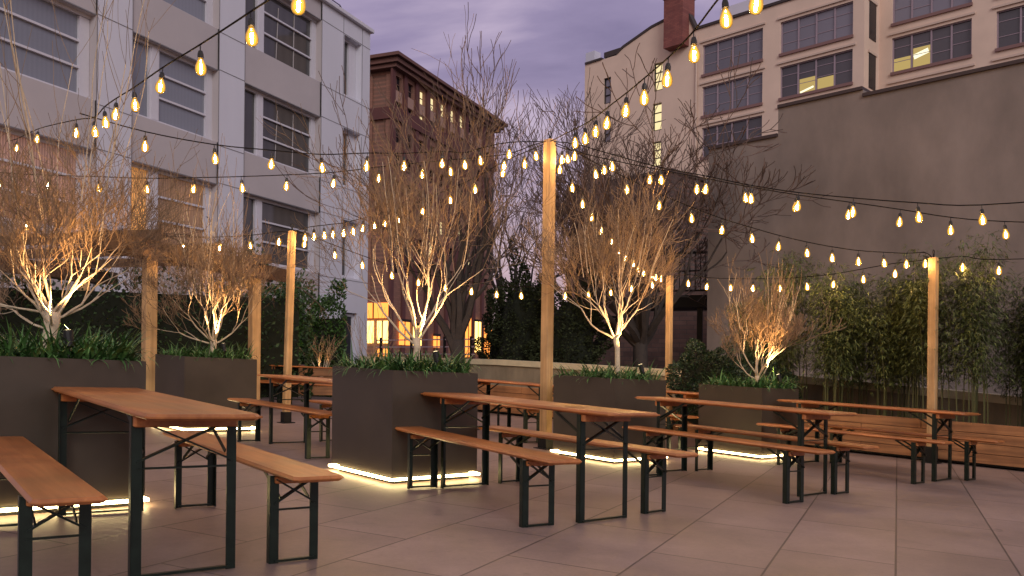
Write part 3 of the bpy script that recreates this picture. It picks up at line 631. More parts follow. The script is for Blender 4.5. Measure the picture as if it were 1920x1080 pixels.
table0 = make_set('table'); bench0 = make_set('bench'); used = {'table': 0, 'bench': 0}
def place(kind, x, y, deg, label, group):
    src = table0 if kind == 'table' else bench0
    r = src if not used[kind] else copy_tree(src)
    used[kind] = 1
    r.location = (x, y, gz(x)); r.rotation_euler = (0, 0, R(deg)); r['label'] = label; r['category'] = 'table' if kind == 'table' else 'bench'; r['group'] = group
    return r
GT, GB = 'folding beer garden tables', 'folding beer garden benches'
place('table', -2.020, 4.540, -51.2, 'long honey wood table at front left before the big dark planter', GT)
place('bench', -2.316, 4.013, -52.5, 'orange wood bench cut off by the left edge of the picture', GB)
place('bench', -1.587, 4.885, -52.1, 'wood bench on the right side of the front left table', GB)
place('table', .128, 6.428, -49.4, 'long wood table in the middle beside the square planter', GT)
place('bench', -.270, 6.151, -55.4, 'bench on the near side of the middle table by planter corner', GB)
place('bench', .531, 6.820, -47.0, 'bench on the far side of the middle table before the tall post', GB)
place('table', 2.209, 8.188, -47.7, 'long wood table right of centre before the fourth planter', GT)
place('bench', 1.899, 7.707, -51.0, 'bench on the near side of the right of centre table', GB)
place('bench', 2.571, 8.417, -50.8, 'bench on the far side of the right of centre table', GB)
place('table', 4.235, 9.858, -47.0, 'rightmost wood table before the low plank wall', GT)
place('bench', 3.798, 9.482, -48.5, 'bench on the near side of the rightmost table', GB)
place('bench', 4.647, 10.040, -46.7, 'bench between the rightmost table and the plank wall', GB)
place('table', -1.99, 8.96, -47, 'wood table behind the front left table crossed by the left post', GT)
place('bench', -2.45, 8.93, -48, 'bench in front of the table crossed by the left post', GB)
place('bench', -1.63, 9.42, -47, 'bench half hidden behind the square middle planter', GB)
place('table', .02, 12.1, -47, 'far wood table between middle planter and the tall post', GT)
place('bench', -.27, 11.7, -47, 'bench before the far table left of the tall post', GB)
place('bench', .42, 12.5, -47, 'bench behind the far table left of the tall post', GB)
place('table', 1.95, 12.1, -47, 'wood table glimpsed between the two planters on the right', GT)
place('bench', 1.62, 11.7, -47, 'bench glimpsed between the two planters on the right', GB)
place('table', -5.1, 16.2, -5, 'far table in the dusk left of the left post', GT)
place('bench', -5.0, 15.5, -5, 'far bench in the dusk left of the left post', GB)
place('table', -3.6, 15.6, -12, 'far table in the dusk below the ivy hedge right of post', GT)
place('bench', -3.5, 15.0, -12, 'far bench in the dusk below the ivy hedge right of post', GB)

# ------------------------------------------------------------------ trees
def rot_about(v, ax, a): return Matrix.Rotation(a, 3, ax) @ v
def grow(tk, tw, p, d, L, r, depth, rng, up=.16, nseg=5, wob=.16, split=3, thin=.0022, minr=.006, sides=5, lr=.68, rr=.56, forkang=.5):
    pts = [p.copy()]; rs = [r]; q = p.copy(); dd = d.copy()
    r1 = max(thin, r * (.62 if depth else .35))
    for i in range(nseg):
        dd = (dd + Vector((rng.uniform(-wob, wob), rng.uniform(-wob, wob), rng.uniform(-wob, wob) * .6)) + Vector((0, 0, up))).normalized()
        q = q + dd * (L / nseg); pts.append(q.copy()); rs.append(r + (r1 - r) * (i + 1) / nseg)
    (tk if r > minr else tw).tube(pts, rs, sides if r > minr else 3, cap=False)
    if depth <= 0: return
    for k in range(split):
        j = len(pts) - 1 if k < 2 else rng.randint(max(1, nseg // 2), nseg - 1)
        ax = Vector((rng.uniform(-1, 1), rng.uniform(-1, 1), rng.uniform(-.4, .4))).normalized()
        nd = rot_about(dd if j == len(pts) - 1 else (pts[j + 1] - pts[j]).normalized(), ax, rng.uniform(forkang * .5, forkang * 1.35))
        grow(tk, tw, pts[j], nd, L * lr * rng.uniform(.75, 1.25), max(thin, rs[j] * rr * rng.uniform(.85, 1.15)), depth - 1, rng, up, nseg, wob, split, thin, minr, sides, lr, rr, forkang)

def planter_tree(x, y, z0, hf, tr, crown, seed, label, nl=8, lean=(0, 0), spread=(.6, 1.05), L0=.55, depth=4, up=.17, split=3, shoot=1.3):
    rng = random.Random(seed)
    root = empty('planter_tree', (x, y, z0), 0, label, 'tree', 'bare ornamental trees in planters')
    t = MB(); top = Vector((lean[0], lean[1], hf))
    t.tube([(0, 0, -.03), (lean[0] * .1, lean[1] * .1, .05), (lean[0] * .35, lean[1] * .35, hf * .4), (lean[0] * .7 + .012, lean[1] * .7, hf * .75), top], [tr * 1.35, tr * 1.05, tr * .9, tr * .88, tr * 1.05], 10)
    t.build('trunk', M['bark'], root, True)
    tk, tw = MB(), MB()
    for i in range(nl):
        a = 2 * math.pi * (i + rng.uniform(-.3, .3)) / nl; el = rng.uniform(*spread) * (1 if i % 3 else .38)
        d = Vector((math.cos(a) * math.sin(el), math.sin(a) * math.sin(el), math.cos(el)))
        st = top - Vector((0, 0, tr * rng.uniform(.1, 2.4)))
        grow(tk, tw, st, d, L0 * crown * rng.uniform(.8, 1.15), min(.0125 if nl < 15 else .0095, tr * rng.uniform(.30, .48)), depth, rng, up, 5, .24, split, .0015 * max(1, y / 7), .0032, 5, .76, .62, .62)
    for i in range(int(16 * crown)):      # long whippy shoots above the crown
        a = rng.uniform(0, 6.283); b = rng.uniform(.05, .45) * crown; s = top + Vector((math.cos(a) * b, math.sin(a) * b, rng.uniform(.45, .8)))
        grow(tk, tw, s, Vector((math.cos(a) * .25, math.sin(a) * .25, 1)).normalized(), rng.uniform(.55, 1.0) * shoot, .0042 * max(1, y / 8), 1, rng, .1, 7, .10, 4, .0015 * max(1, y / 7), .0032, 4, .55, .7, .5)
    tk.build('branches', M['bark'], root, True)
    tw.build('twigs', M['twig'], root)
    return root

def uplight(x, y, z, tx, ty, tz, e, label, ang=70):
    root = empty('uplight', (x, y, z), 0, label, 'spotlight', 'small uplights at the tree bases')
    root.location.z += .10
    m = MB(); d = Vector((tx - x, ty - y, tz - z)).normalized()
    m.tube([Vector((0, 0, -.12)), Vector((0, 0, 0))], .008, 6); m.tube([d * -.06, d * .0, d * .045], [.022, .028, .03], 10); m.build('lamp_housing', M['iron'], root, False)
    m = MB(); m.tube([d * .046, d * .049], .022, 10); m.build('lens', M['lens'], root)
    ld = bpy.data.lights.new('uplight_lamp', 'SPOT'); ld.energy = e; ld.color = (1, .57, .22); ld.spot_size = R(ang); ld.spot_blend = .6; ld.shadow_soft_size = .02
    lo = bpy.data.objects.new('uplight_lamp', ld); COL.objects.link(lo); lo.parent = root; lo.location = d * .06; lo.rotation_euler = d.to_track_quat('-Z', 'Y').to_euler()

# ------------------------------------------------------------------ planters
PY = R(43.5)
def planter(fx, fy, ztop, label, grass_label, seed, nb=700, wr=.93, wl=.93):
    """fx, fy is the corner nearest the camera; the box runs back along PY and PY + 90"""
    rd = Vector((math.cos(PY), math.sin(PY), 0)); ldv = Vector((-rd.y, rd.x, 0))
    c = Vector((fx, fy, 0)) + rd * wr / 2 + ldv * wl / 2; g = gz(c.x); H = ztop
    root = empty('planter', (c.x, c.y, g), PY, label, 'planter', 'square metal planters with light under them')
    t = .03; m = MB(); zb0 = .068; zc = (zb0 + H) / 2; hh = H - zb0
    for s in (-1, 1):
        m.box((s * (wr / 2 - t / 2), 0, zc), (t, wl, hh)); m.box((0, s * (wl / 2 - t / 2), zc), (wr - 2 * t, t, hh))
    m.box((0, 0, zb0 + .01), (wr - 2 * t, wl - 2 * t, .02)); m.shear(PY).build('planter_box', M['pot'], root)
    m = MB(); m.box((0, 0, .034), (wr - .10, wl - .10, .066)); m.shear(PY).build('plinth', M['shoe'], root)
    m = MB(); a = wr / 2 + .010; b = wl / 2 + .010
    for s in (-1, 1):
        m.box((s * a, 0, .044), (.020, 2 * b + .020, .020)); m.box((0, s * b, .044), (2 * a - .020, .020, .020))
    m.shear(PY).build('light_strip', M['led'], root)
    m = MB(); m.box((0, 0, H - .10), (wr - 2 * t - .004, wl - 2 * t - .004, .08)); m.shear(PY).build('soil', M['soil'], root)
    # strap leaved grass
    rng = random.Random(seed); gm = MB(); cy, sy = math.cos(PY), math.sin(PY)
    for i in range(nb):
        px, py = rng.uniform(-.47, .47) * (wr - .1), rng.uniform(-.47, .47) * (wl - .1)
        if rng.random() < .45:
            e = rng.choice((0, 1, 2, 3)); v = (.47 - rng.random() ** 2 * .12)
            if e == 0: px = -v * (wr - .06)
            elif e == 1: py = -v * (wl - .06)
            elif e == 2: px = v * (wr - .06)
            else: py = v * (wl - .06)
        ang = rng.uniform(0, 6.283); out = Vector((px, py, 0)) * .9 + Vector((math.cos(ang), math.sin(ang), 0)) * .5
        out.normalize(); L = rng.uniform(.14, .36); cur = rng.uniform(.5, 2.7); w = rng.uniform(.006, .012) * max(1, fy / 8)
        el = rng.uniform(.9, 1.5); p = Vector((px, py, H - .07)); side = Vector((-out.y, out.x, 0)); vs_ = []
        for s in range(6):
            tt = s / 5; ww = w * (1 - tt ** 2.2) + .0006
            vs_ += [p - side * ww, p + side * ww]
            e2 = el - cur * tt; p = p + (out * math.cos(e2) + Vector((0, 0, 1)) * math.sin(e2)) * (L / 5)
        gm.add(vs_, [(2 * s, 2 * s + 1, 2 * s + 3, 2 * s + 2) for s in range(5)])
    go = gm.build('grass', M['blade']); go.location = (c.x, c.y, g + SLOPE * 0); go.rotation_euler = (0, 0, PY); tag(go, grass_label, 'grass', kind='stuff')
    return c, g
c1, g1 = planter(-3.06, 4.83, .945, 'big dark planter at the far left behind the front left table', 'strappy green grass in the far left planter', 1, 1250)
cM, gM = planter(-.98, 6.90, .945, 'big dark square planter in the middle with glowing base', 'strappy green grass in the middle planter', 2, 1150)
c2, g2 = planter(-3.93, 10.07, .92, 'dark planter behind the far left one beside the pergola posts', 'strappy green grass in the planter by the pergola', 3, 520)
c4, g4 = planter(1.13, 9.17, .94, 'dark planter just right of the tall post', 'strappy green grass in the planter right of the tall post', 4, 620)
c5, g5 = planter(3.12, 10.45, .90, 'rightmost dark planter before the round shrubs', 'strappy green grass in the rightmost planter', 5, 520)
planter_tree(-3.04, 5.48, g1 + .87, .36, .052, 1.0, 21, 'thick trunked bare tree brightly lit in the far left planter', 17, (.03, 0), (.6, 1.5), .36, 5, .10, shoot=1.7)
planter_tree(-.865, 7.55, gM + .87, .36, .036, 1.0, 8, 'vase shaped bare tree lit gold in the middle planter', 8, (.0, 0), (.45, 1.0), .62, 5, .09, shoot=1.0)
planter_tree(-3.84, 10.72, g2 + .84, .30, .042, 1.0, 13, 'bare lit tree with horizontal limbs in the planter by the pergola', 9, (.02, 0), (.8, 1.5), .46, 5, .09)
planter_tree(1.25, 9.83, g4 + .86, .56, .034, 1.0, 34, 'slender trunked bare lit tree right of the tall post', 10, (-.04, 0), (.6, 1.35), .52, 5, .09, shoot=.9)
planter_tree(3.22, 11.1, g5 + .82, .22, .032, 1.0, 55, 'small low branched bare lit tree in the rightmost planter', 9, (.03, 0), (.6, 1.35), .34, 5, .12, shoot=.7)
UPE = 230
uplight(-2.78, 5.26, g1 + .96, -3.02, 5.48, g1 + 1.9, UPE * .5, 'small uplight in the grass of the far left planter', 80)
uplight(-.66, 7.32, gM + .96, -.84, 7.55, gM + 2.0, UPE * .75, 'small uplight in the grass of the middle planter', 80)
uplight(-3.60, 10.48, g2 + .94, -3.82, 10.72, g2 + 1.8, UPE * .8, 'small uplight in the grass of the planter by the pergola', 80)
uplight(1.48, 9.58, g4 + .95, 1.22, 9.83, g4 + 2.0, UPE * .9, 'small uplight in the grass right of the tall post', 80)
uplight(3.46, 10.86, g5 + .92, 3.22, 11.1, g5 + 1.8, UPE * .7, 'small uplight in the grass of the rightmost planter', 80)

def big_tree(x, y, z, hf, tr, seed, label, nl, L0, depth, spread, up, split, leafm='darktwig', cat='tree', forkang=.5, thin=.006):
    rng = random.Random(seed); root = empty('bare_tree', (x, y, z), 0, label, cat, 'dark bare trees behind the terrace')
    t = MB(); t.tube([(0, 0, 0), (.03, 0, hf * .5), (0, 0, hf)], [tr * 1.3, tr, tr * .95], 8); t.build('trunk', M['darkbark'], root, True)
    tk, tw = MB(), MB()
    for i in range(nl):
        a = 2 * math.pi * (i + rng.uniform(-.3, .3)) / nl; el = rng.uniform(*spread) * (1 if i % 3 else .35)
        d = Vector((math.cos(a) * math.sin(el), math.sin(a) * math.sin(el), math.cos(el)))
        grow(tk, tw, Vector((0, 0, hf * rng.uniform(.75, .99))), d, L0 * rng.uniform(.8, 1.2), tr * rng.uniform(.5, .7), depth, rng, up, 6, .2, split, thin, .014, 5, .70, .56, forkang)
    tk.build('branches', M['darkbark'], root); tw.build('twigs', M[leafm], root)
    return root
big_tree(-1.15, 17.5, -.7, 2.2, .15, 5, 'dark many stemmed bare tree behind the middle planter tree', 8, 1.7, 4, (.18, .5), .07, 3)
big_tree(2.9, 19.0, -.7, 2.6, .16, 17, 'dense dark bare tree behind the slender lit tree', 16, 1.6, 5, (.4, 1.15), .05, 3, forkang=.66, thin=.0085)
big_tree(1.9, 22.0, -.7, 2.6, .14, 71, 'dark twiggy bare tree at the foot of the cream building', 10, 1.8, 5, (.2, .7), .06, 3)
big_tree(-.2, 26.0, -.7, 3.2, .13, 91, 'thin dark tree reaching into the sky between the buildings', 6, 2.0, 4, (.3, .8), .04, 3)

# ------------------------------------------------------------------ hedges, shrubs, evergreens, bamboo
def leafmass(name, label, cat, matn, centre, size, n, leaf, seed, shape='box', group=None, rz=0, core=True, bump=.18):
    rng = random.Random(seed); root = empty(name, centre, rz, label, cat, group)
    sx, sy, sz = size; m = MB()
    def wob(a, b): return 1 + bump * (math.sin(a * 3.1 + seed) * math.sin(b * 2.7 + seed * .7) + .6 * math.sin(a * 7.3) * math.sin(b * 6.1 + seed))
    for i in range(n):
        if shape == 'box':
            f = rng.random(); x, y = rng.uniform(-.5, .5), rng.uniform(-.5, .5); z = rng.random()
            if f < .5: y = -.5
            elif f < .8: z = 1
            elif f < .9: x = rng.choice((-.5, .5))
            k_ = wob(x * sx, z * sz); dpt = rng.random() ** 2 * .22
            p = Vector((x * sx, y * sy * k_ + dpt * (1 if y < 0 else 0), z * sz * (1 if z < .95 else wob(x * sx * 1.4, y)) - (dpt if f >= .5 else 0)))
            nr = Vector((x * .4, -1 if f < .5 else 0, .3 if f < .5 else 1))
        else:
            v = Vector((rng.gauss(0, 1), rng.gauss(0, 1), rng.gauss(0, 1))).normalized()
            if shape == 'cone':
                h = rng.random() ** .8; rr = (1 - h) ** .75 * (.55 + .45 * rng.random() ** .5); a = rng.uniform(0, 6.283)
                rr *= 1 + .3 * math.sin(h * 31 + a * 2)
                p = Vector((math.cos(a) * rr * sx / 2, math.sin(a) * rr * sy / 2, h * sz)); v = Vector((math.cos(a), math.sin(a), .3))
            else:
                k_ = wob(v.x * 2, v.z * 2) * (1 - rng.random() ** 2 * .25); p = Vector((v.x * sx / 2 * k_, v.y * sy / 2 * k_, sz / 2 + v.z * sz / 2 * k_))
            nr = v
        d = (nr + Vector((rng.uniform(-1, 1), rng.uniform(-1, 1), rng.uniform(-.9, .5)))).normalized()
        m.leaf(p, d, Vector((rng.uniform(-1, 1), rng.uniform(-1, 1), rng.uniform(-1, 1))), leaf * rng.uniform(.7, 1.3), leaf * rng.uniform(.45, .7))
    m.build('foliage', M[matn], root)
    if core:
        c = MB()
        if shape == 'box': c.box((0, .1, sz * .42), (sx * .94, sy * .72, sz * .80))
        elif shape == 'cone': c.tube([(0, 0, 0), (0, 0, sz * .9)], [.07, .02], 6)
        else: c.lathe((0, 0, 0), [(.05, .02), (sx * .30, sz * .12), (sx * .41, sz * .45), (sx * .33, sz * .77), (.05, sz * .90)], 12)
        c.build('dark_core', M['core'], root)  # near-black filler put inside the leaf shell
    return root
HG = 'clipped hedges at the back of the terrace'
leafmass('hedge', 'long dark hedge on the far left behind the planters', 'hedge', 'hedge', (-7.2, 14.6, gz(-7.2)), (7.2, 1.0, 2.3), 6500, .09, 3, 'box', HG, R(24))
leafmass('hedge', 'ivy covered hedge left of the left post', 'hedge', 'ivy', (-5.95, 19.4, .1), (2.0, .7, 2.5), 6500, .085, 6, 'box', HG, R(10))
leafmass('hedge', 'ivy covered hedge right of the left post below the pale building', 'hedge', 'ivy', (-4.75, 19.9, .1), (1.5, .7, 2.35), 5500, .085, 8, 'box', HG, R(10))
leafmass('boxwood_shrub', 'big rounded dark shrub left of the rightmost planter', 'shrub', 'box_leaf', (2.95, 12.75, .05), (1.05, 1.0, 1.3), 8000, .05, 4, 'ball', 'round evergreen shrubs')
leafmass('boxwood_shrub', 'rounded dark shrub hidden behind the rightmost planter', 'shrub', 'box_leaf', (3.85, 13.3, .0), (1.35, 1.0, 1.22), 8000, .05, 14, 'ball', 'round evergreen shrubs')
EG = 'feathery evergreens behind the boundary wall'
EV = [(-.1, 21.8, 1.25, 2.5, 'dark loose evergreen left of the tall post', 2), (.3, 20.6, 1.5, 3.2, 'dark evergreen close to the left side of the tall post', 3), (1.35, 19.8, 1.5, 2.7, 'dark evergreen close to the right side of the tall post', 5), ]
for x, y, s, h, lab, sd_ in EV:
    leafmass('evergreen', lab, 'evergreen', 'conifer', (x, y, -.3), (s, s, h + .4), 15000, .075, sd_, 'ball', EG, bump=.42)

def bamboo(x, y, z, h, nc, nl, seed, label, spread=.32):
    rng = random.Random(seed); root = empty('bamboo', (x, y, z), 0, label, 'bamboo', 'bamboo clumps along the back wall')
    cm, lm = MB(), MB()
    for i in range(nc):
        a = rng.uniform(0, 6.283); b = rng.uniform(0, spread); hh = h * rng.uniform(.72, 1.08); la = rng.uniform(0, 6.283); ln = rng.uniform(.05, .4)
        pts = []
        for s in range(9):
            t = s / 8; pts.append(Vector((math.cos(a) * b + math.cos(la) * ln * t ** 2.2, math.sin(a) * b + math.sin(la) * ln * t ** 2.2 * .7, hh * t - .2 * ln * t ** 3)))
        cm.tube(pts, [.0085 * (1 - .75 * s / 8) + .001 for s in range(9)], 4, cap=False)
        for j in range(nl // nc):
            t = .29 + .71 * rng.random() ** .85; f = t * 8; k_ = min(7, int(f)); p = pts[k_].lerp(pts[k_ + 1], f - k_)
            az = rng.uniform(0, 6.283); rad = (.05 + .30 * rng.random() ** 1.3) * (1.15 - .45 * t)
            c_ = p + Vector((math.cos(az) * rad, math.sin(az) * rad, rng.uniform(-.05, .12)))
            for q in range(rng.randint(2, 4)):
                a2 = az + rng.uniform(-.9, .9); d = Vector((math.cos(a2), math.sin(a2), rng.uniform(-.9, .25)))
                lm.leaf(c_, d, (rng.uniform(-.4, .4), rng.uniform(-.4, .4), 1), rng.uniform(.07, .125), rng.uniform(.009, .0145))
    cm.build('culms', M['culm'], root); lm.build('foliage', M['bamboo_leaf'], root)
blabs = ['bamboo clump at the right edge of the picture', 'tall bamboo clump second from the right edge', 'bamboo clump right of the right post', 'bamboo clump directly behind the right post', 'bamboo clump just left of the right post lit by bulbs', 'bamboo clump second left of the right post', 'thin bamboo clump third left of the right post', 'bamboo clump fourth left of the right post', 'leftmost bamboo clump beside the round shrubs', 'bamboo shoots at the far right end of bed']
blabs += ['bamboo clump in the back row near the right edge', 'bamboo clump in the back row right of the right post', 'bamboo clump in the back row left of the right post', 'bamboo clump in the back row toward the round shrubs']
bt = [4.15, 3.3, 2.35, 1.5, .85, .2, -.5, -1.15, -1.75, 5.0, 3.75, 2.0, .5, -.45]; bh = [2.4, 2.6, 2.1, 2.5, 2.4, 2.1, 2.1, 2.4, 1.8, 2.5, 2.3, 2.0, 2.2, 2.0]
for i, (t, h) in enumerate(zip(bt, bh)):
    p = T0 + TD * t + TN * ((.45 + .2 * ((i * 7) % 3 - 1)) if i < 10 else 1.05); bamboo(p.x, p.y, gz(p.x) + .5, h, 13 if i % 2 else 11, 4200, 40 + i, blabs[i])

def lit_shrub(x, y, z, h, seed, label, n=9):
    rng = random.Random(seed); root = empty('stem_shrub', (x, y, z), 0, label, 'shrub', 'small uplit bare shrubs'); tk, tw = MB(), MB()
    for i in range(n):
        a = rng.uniform(0, 6.283); el = rng.uniform(.1, .6); d = Vector((math.cos(a) * math.sin(el), math.sin(a) * math.sin(el), math.cos(el)))
        grow(tk, tw, Vector((0, 0, 0)), d, h * .5, .012, 2, rng, .1, 4, .15, 3, .003, .007, 4)
    tk.build('branches', M['bark'], root); tw.build('twigs', M['twig'], root)
lit_shrub(-4.25, 18.7, .62, .95, 3, 'small uplit bare shrub before the ivy hedge'); uplight(-4.2, 18.35, .66, -4.25, 18.7, 1.3, 16, 'uplight under the small bare shrub by the ivy', 80)
lit_shrub(-2.65, 16.0, .3, 1.6, 9, 'thin pale stems left of the middle tree trunk', 5); uplight(-2.5, 15.6, .7, -2.65, 16, 1.6, 14, 'uplight under the thin pale stems', 80)
uplight(-5.95, 18.6, .85, -5.75, 19.2, 1.7, 6, 'uplight shining beside the pergola post', 80)

# ------------------------------------------------------------------ posts, pergola
def light_pole(x, y, ztop, w, label, lean=0.0, rz=45, shoe=.12):
    root = empty('light_pole', (x, y, gz(x)), R(rz), label, 'post', 'timber posts carrying the string lights')
    H = ztop - gz(x); m = MB(); m.box((0, 0, (H + shoe * .6) / 2), (w, w, H - shoe * .6), bev=.008)
    dx, dy = math.cos(-R(rz)) * lean, math.sin(-R(rz)) * lean
    m.v = [(a + dx * c / H, b + dy * c / H, c) for a, b, c in m.v]; m.build('post', M['post'], root)
    m = MB(); m.box((0, 0, shoe / 2 + .002), (w + .02, w + .02, shoe)); m.box((0, 0, .007), (w + .1, w + .1, .012)); m.build('base_shoe', M['shoe'], root)
    m = MB(); m.tube([(dx, dy, H - .01), (dx, dy, H + .05)], .012, 6); m.tube([(dx + .03 * math.cos(t), dy, H + .075 + .03 * math.sin(t)) for t in [i * .785 for i in range(9)]], .006, 5); m.build('eye_hook', M['iron'], root)
    return root
light_pole(.43, 10.485, 3.84, .118, 'tall timber post in the middle of the picture', .015, shoe=.13)
light_pole(-3.27, 12.17, 2.925, .092, 'shorter timber post left of the middle planter', .06, shoe=.16)
light_pole(5.65, 11.27, 2.52, .105, 'timber post at the right before the plank wall', 0, shoe=.22)
light_pole(2.62, 14.02, 2.53, .092, 'far timber post right of the slender lit tree', 0)

pg = empty('pergola', (-4.76, 11.0, gz(-4.76)), 0, 'weathered timber pergola with tangled bare vines on the left', 'pergola')
def pbox(name, a, b, w, h): m = MB(); m.bar(a, b, w, h); return m.build(name, M['beam'], pg)
for x, y in ((0, 0), (.61, 2.5), (-3.2, .9), (-2.6, 3.4)):
    m = MB(); m.box((x, y, 1.08), (.15, .15, 2.2), (.707, .707, 0), (-.707, .707, 0), bev=.008); m.build('post', M['post'], pg)
for d in (-.09, .09):
    pbox('beam', (-.22 + d * 1.4, -1.0, 2.27), (.78 + d * 1.4, 3.2, 2.27), .05, .22)
    pbox('beam', (-3.5 + d * 1.4, -.1, 2.27), (-2.5 + d * 1.4, 4.1, 2.27), .05, .22)
for i in (1, 3, 5):
    t = i / 6; a = Vector((-.25 + t * 1.0, -.8 + t * 3.8, 2.44)); pbox('rafter', a + Vector((.35, -.1, 0)), a + Vector((-3.9, 1.1, 0)), .045, .14)
rng = random.Random(77); vm, vw = MB(), MB()
for i in range(60):
    t = rng.random(); p = Vector((-.25 + t * 1.05 + rng.uniform(-.3, .15), -.9 + t * 4.1, rng.uniform(2.2, 2.6))); a = rng.uniform(0, 6.283)
    grow(vm, vw, p, Vector((math.cos(a), math.sin(a), rng.uniform(-.2, .2))).normalized(), rng.uniform(.3, .6), rng.uniform(.006, .013), 2, rng, -.05, 6, .42, 3, .003, .006, 4)
for i in range(26):
    t = rng.random(); p = Vector((-3.6 * t, .2 + t * .9 + rng.uniform(-.5, .3), rng.uniform(2.3, 2.6))); a = rng.uniform(0, 6.283)
    grow(vm, vw, p, Vector((math.cos(a), math.sin(a), rng.uniform(-.2, .2))).normalized(), rng.uniform(.3, .6), rng.uniform(.006, .012), 2, rng, -.05, 6, .42, 3, .003, .006, 4)
vn = vm.build('vine', M['darktwig'], pg); vw.build('vine_twigs', M['darktwig'], vn)

# ------------------------------------------------------------------ string lights
BP = {'S1':[[0.646,8.933,3.401],[0.711,8.437,3.316],[0.776,7.951,3.249],[0.836,7.499,3.203],[0.918,6.876,3.133],[0.985,6.378,3.086],[1.061,5.804,3.036],[1.127,5.306,3.021],[1.194,4.799,3.045],[1.255,4.339,2.94]],
'S2':[[-1.105,4.332,2.899],[-1.56,4.934,2.961],[-2.142,5.703,3.052],[-2.708,6.451,3.152],[-3.258,7.176,3.228],[-3.659,7.707,3.298],[-3.976,8.125,3.339],[-4.263,8.504,3.347],[-4.838,9.264,3.536],[-6.503,11.463,4.027],[-7.839,13.227,4.343]],
'S3':[[-0.059,10.235,3.589],[-0.421,10.053,3.464],[-0.595,9.967,3.391],[-0.838,9.845,3.372],[-1.261,9.633,3.294],[-1.649,9.438,3.245],[-2.122,9.201,3.167],[-2.588,8.968,3.148],[-3.115,8.703,3.136],[-3.701,8.41,3.183]],
'S4':[[0.26,10.497,3.637],[-0.113,10.521,3.512],[-0.811,10.566,3.447],[-1.149,10.588,3.415],[-1.706,10.624,3.363],[-2.281,10.661,3.298],[-2.894,10.701,3.266],[-3.492,10.74,3.247],[-4.101,10.78,3.235],[-4.736,10.821,3.23],[-5.368,10.862,3.252],[-6.049,10.906,3.275],[-6.707,10.949,3.312]],
'S5':[[-3.388,12.131,2.755],[-3.794,12.051,2.686],[-4.196,11.972,2.648],[-4.662,11.88,2.63],[-5.094,11.794,2.644],[-5.628,11.689,2.647],[-6.14,11.588,2.716],[-6.67,11.483,2.841]],
'S6':[[0.129,10.629,3.566],[-0.128,10.747,3.475],[-0.51,10.924,3.302],[-0.846,11.08,3.189],[-1.216,11.251,3.075],[-1.573,11.416,2.978],[-1.76,11.502,2.946],[-1.918,11.575,2.913],[-2.078,11.649,2.886],[-2.24,11.724,2.859],[-2.388,11.793,2.837],[-2.554,11.869,2.832],[-2.697,11.936,2.826],[-2.859,12.01,2.82],[-2.997,12.074,2.805]],
'S7':[[0.748,10.318,3.598],[1.175,10.086,3.418],[1.709,9.796,3.201],[2.192,9.534,3.046],[2.629,9.296,2.896],[3.074,9.055,2.773],[3.56,8.79,2.668],[4.093,8.501,2.569],[4.591,8.231,2.502]],
'S8':[[0.599,10.455,3.584],[1.115,10.358,3.434],[1.665,10.254,3.299],[2.217,10.15,3.173],[2.759,10.048,3.049],[3.348,9.937,2.926],[3.931,9.827,2.825],[4.484,9.723,2.726],[5.014,9.623,2.623],[5.571,9.519,2.564]],
'S9':[[0.656,10.518,3.606],[1.017,10.572,3.434],[1.431,10.635,3.257],[1.864,10.7,3.07],[2.28,10.763,2.922],[2.701,10.827,2.786],[3.084,10.884,2.688],[3.47,10.943,2.596],[3.845,10.999,2.524],[4.202,11.053,2.471],[4.57,11.109,2.433],[4.926,11.163,2.421],[5.262,11.213,2.417],[5.532,11.254,2.431]],
'S9b':[[5.994,11.169,2.377],[6.4,11.048,2.325]],
'S10':[[0.588,10.724,3.525],[0.767,11.013,3.348],[0.923,11.264,3.186],[1.086,11.527,3.046],[1.247,11.787,2.905],[1.397,12.028,2.798],[1.552,12.278,2.695],[1.693,12.506,2.623],[1.829,12.725,2.562],[1.937,12.899,2.501],[2.048,13.077,2.463],[2.184,13.297,2.437],[2.313,13.505,2.434],[2.433,13.699,2.437]],
'S11':[[2.876,13.77,2.369],[3.144,13.528,2.299],[3.444,13.258,2.261],[3.725,13.005,2.234],[4.047,12.715,2.212],[4.354,12.439,2.215],[4.654,12.169,2.233],[4.962,11.891,2.279],[5.284,11.602,2.329]],
'S12':[[-3.032,12.221,2.74],[-2.63,12.347,2.597],[-2.243,12.469,2.466],[-1.824,12.601,2.333],[-1.428,12.726,2.245],[-1.025,12.853,2.179],[-0.638,12.974,2.136],[-0.252,13.096,2.1],[0.124,13.214,2.096],[0.852,13.444,2.113],[1.222,13.56,2.152],[1.597,13.678,2.2],[1.951,13.79,2.274],[2.302,13.9,2.349]]}
tops = {'P1': (.445, 10.485, 3.82), 'P2': (-3.23, 12.168, 2.90), 'P3': (5.65, 11.272, 2.50), 'P4': (2.62, 14.02, 2.51)}
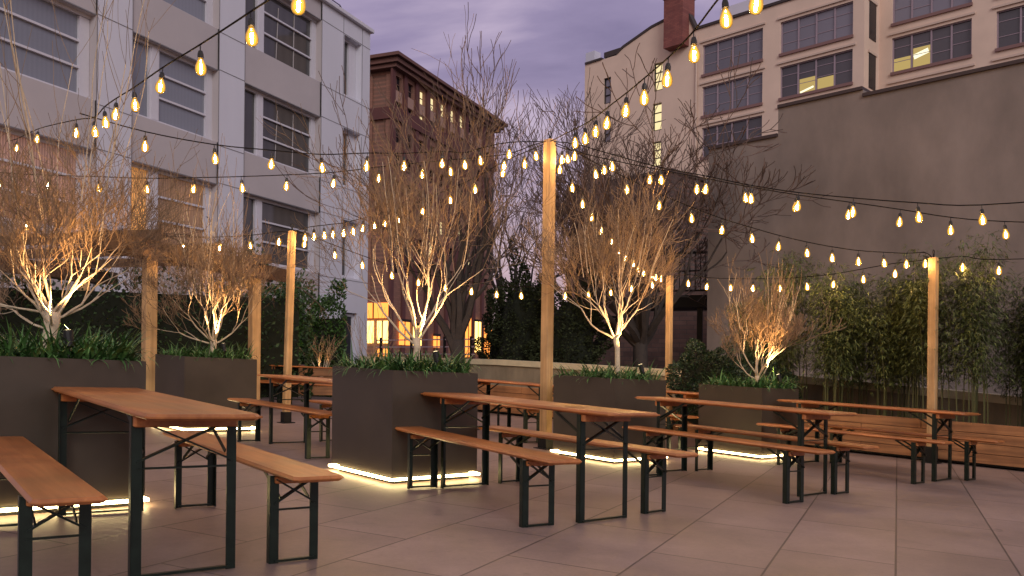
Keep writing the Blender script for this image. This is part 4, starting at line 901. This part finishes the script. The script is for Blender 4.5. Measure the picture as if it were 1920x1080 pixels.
runs = [('S1', 'P1', (1.55, 1.9, 3.25), 'tall middle post', 'the near upper right'),
        ('S2', (-.35, 3.3, 3.0), (-8.6, 14.2, 4.7), 'near top centre', 'the pale building'),
        ('S3', 'P1', (-4.2, 8.1, 3.42), 'tall middle post', 'the upper left string'),
        ('S4', 'P1', (-7.6, 11.0, 3.55), 'tall middle post', 'the left edge'),
        ('S5', 'P2', (-7.7, 11.3, 3.25), 'left post', 'the left edge'),
        ('S6', 'P1', 'P2', 'tall middle post', 'the left post'),
        ('S7', 'P1', (5.7, 7.6, 2.66), 'tall middle post', 'the right edge, upper run'),
        ('S8', 'P1', (6.6, 9.3, 2.66), 'tall middle post', 'the right edge, lower run'),
        ('S9', 'P1', 'P3', 'tall middle post', 'the right post'),
        ('S9b', 'P3', (8.1, 10.5, 2.5), 'right post', 'the right edge'),
        ('S10', 'P1', 'P4', 'tall middle post', 'the far post'),
        ('S11', 'P4', 'P3', 'far post', 'the right post'),
        ('S12', 'P2', 'P4', 'left post', 'the far post')]
ORD = 'first second third fourth fifth sixth seventh eighth ninth tenth eleventh twelfth thirteenth fourteenth fifteenth sixteenth'.split()
def make_bulb():
    root = empty('light_bulb', (0, 0, 0))
    m = MB(); m.tube([(0, 0, -.004), (.001, 0, -.05)], .004, 5); m.lathe((0, 0, -.092), [(.016, 0), (.021, .004), (.020, .03), (.014, .05), (.006, .055)], 8); m.build('socket', M['socket'], root)
    m = MB(); m.lathe((0, 0, -.206), [(.005, 0), (.022, .005), (.034, .020), (.0385, .042), (.036, .066), (.024, .094), (.017, .113)], 14); m.build('glass_bulb', M['bulbglass'], root, True)
    m = MB(); m.lathe((0, 0, -.190), [(.003, 0), (.0085, .006), (.0085, .056), (.003, .062)], 6); m.build('filament', M['bulbcore'], root)
    return root
bulb0 = make_bulb(); first = True
def catmull(P, n=5):
    out = []
    for i in range(len(P) - 1):
        a, b, c, d = P[max(i - 1, 0)], P[i], P[i + 1], P[min(i + 2, len(P) - 1)]
        for k in range(n):
            t = k / n; out.append(.5 * ((2 * b) + (c - a) * t + (2 * a - 5 * b + 4 * c - d) * t * t + (3 * b - a - 3 * c + d) * t ** 3))
    return out + [P[-1]]
rng = random.Random(5)
for key, A_, B_, na, nb_ in runs:
    pa = Vector(tops[A_] if isinstance(A_, str) else A_); pb = Vector(tops[B_] if isinstance(B_, str) else B_)
    HANG = .15
    bs = [Vector(q) + Vector((0, 0, HANG)) for q in BP[key]]
    if key == 'S2': bs = bs
    chain = [pa] + bs + [pb]
    m = MB(); m.tube(catmull(chain, 4), .0062, 5)
    cab = m.build('light_string_cable', M['cable'], None, True); tag(cab, f'black cable of string lights from {na} to {nb_}'.replace('from near', 'from near'), 'light string', 'cables of the string lights')
    for i, p in enumerate(bs):
        r = bulb0 if first else copy_tree(bulb0); first = False
        r.location = p; r.rotation_euler = (rng.uniform(-.1, .1), rng.uniform(-.1, .1), rng.uniform(0, 6))
        r['label'] = f'glowing bulb, {ORD[i]} from {na} on the string to {nb_}'; r['category'] = 'light bulb'; r['group'] = 'glowing filament bulbs on the strings'
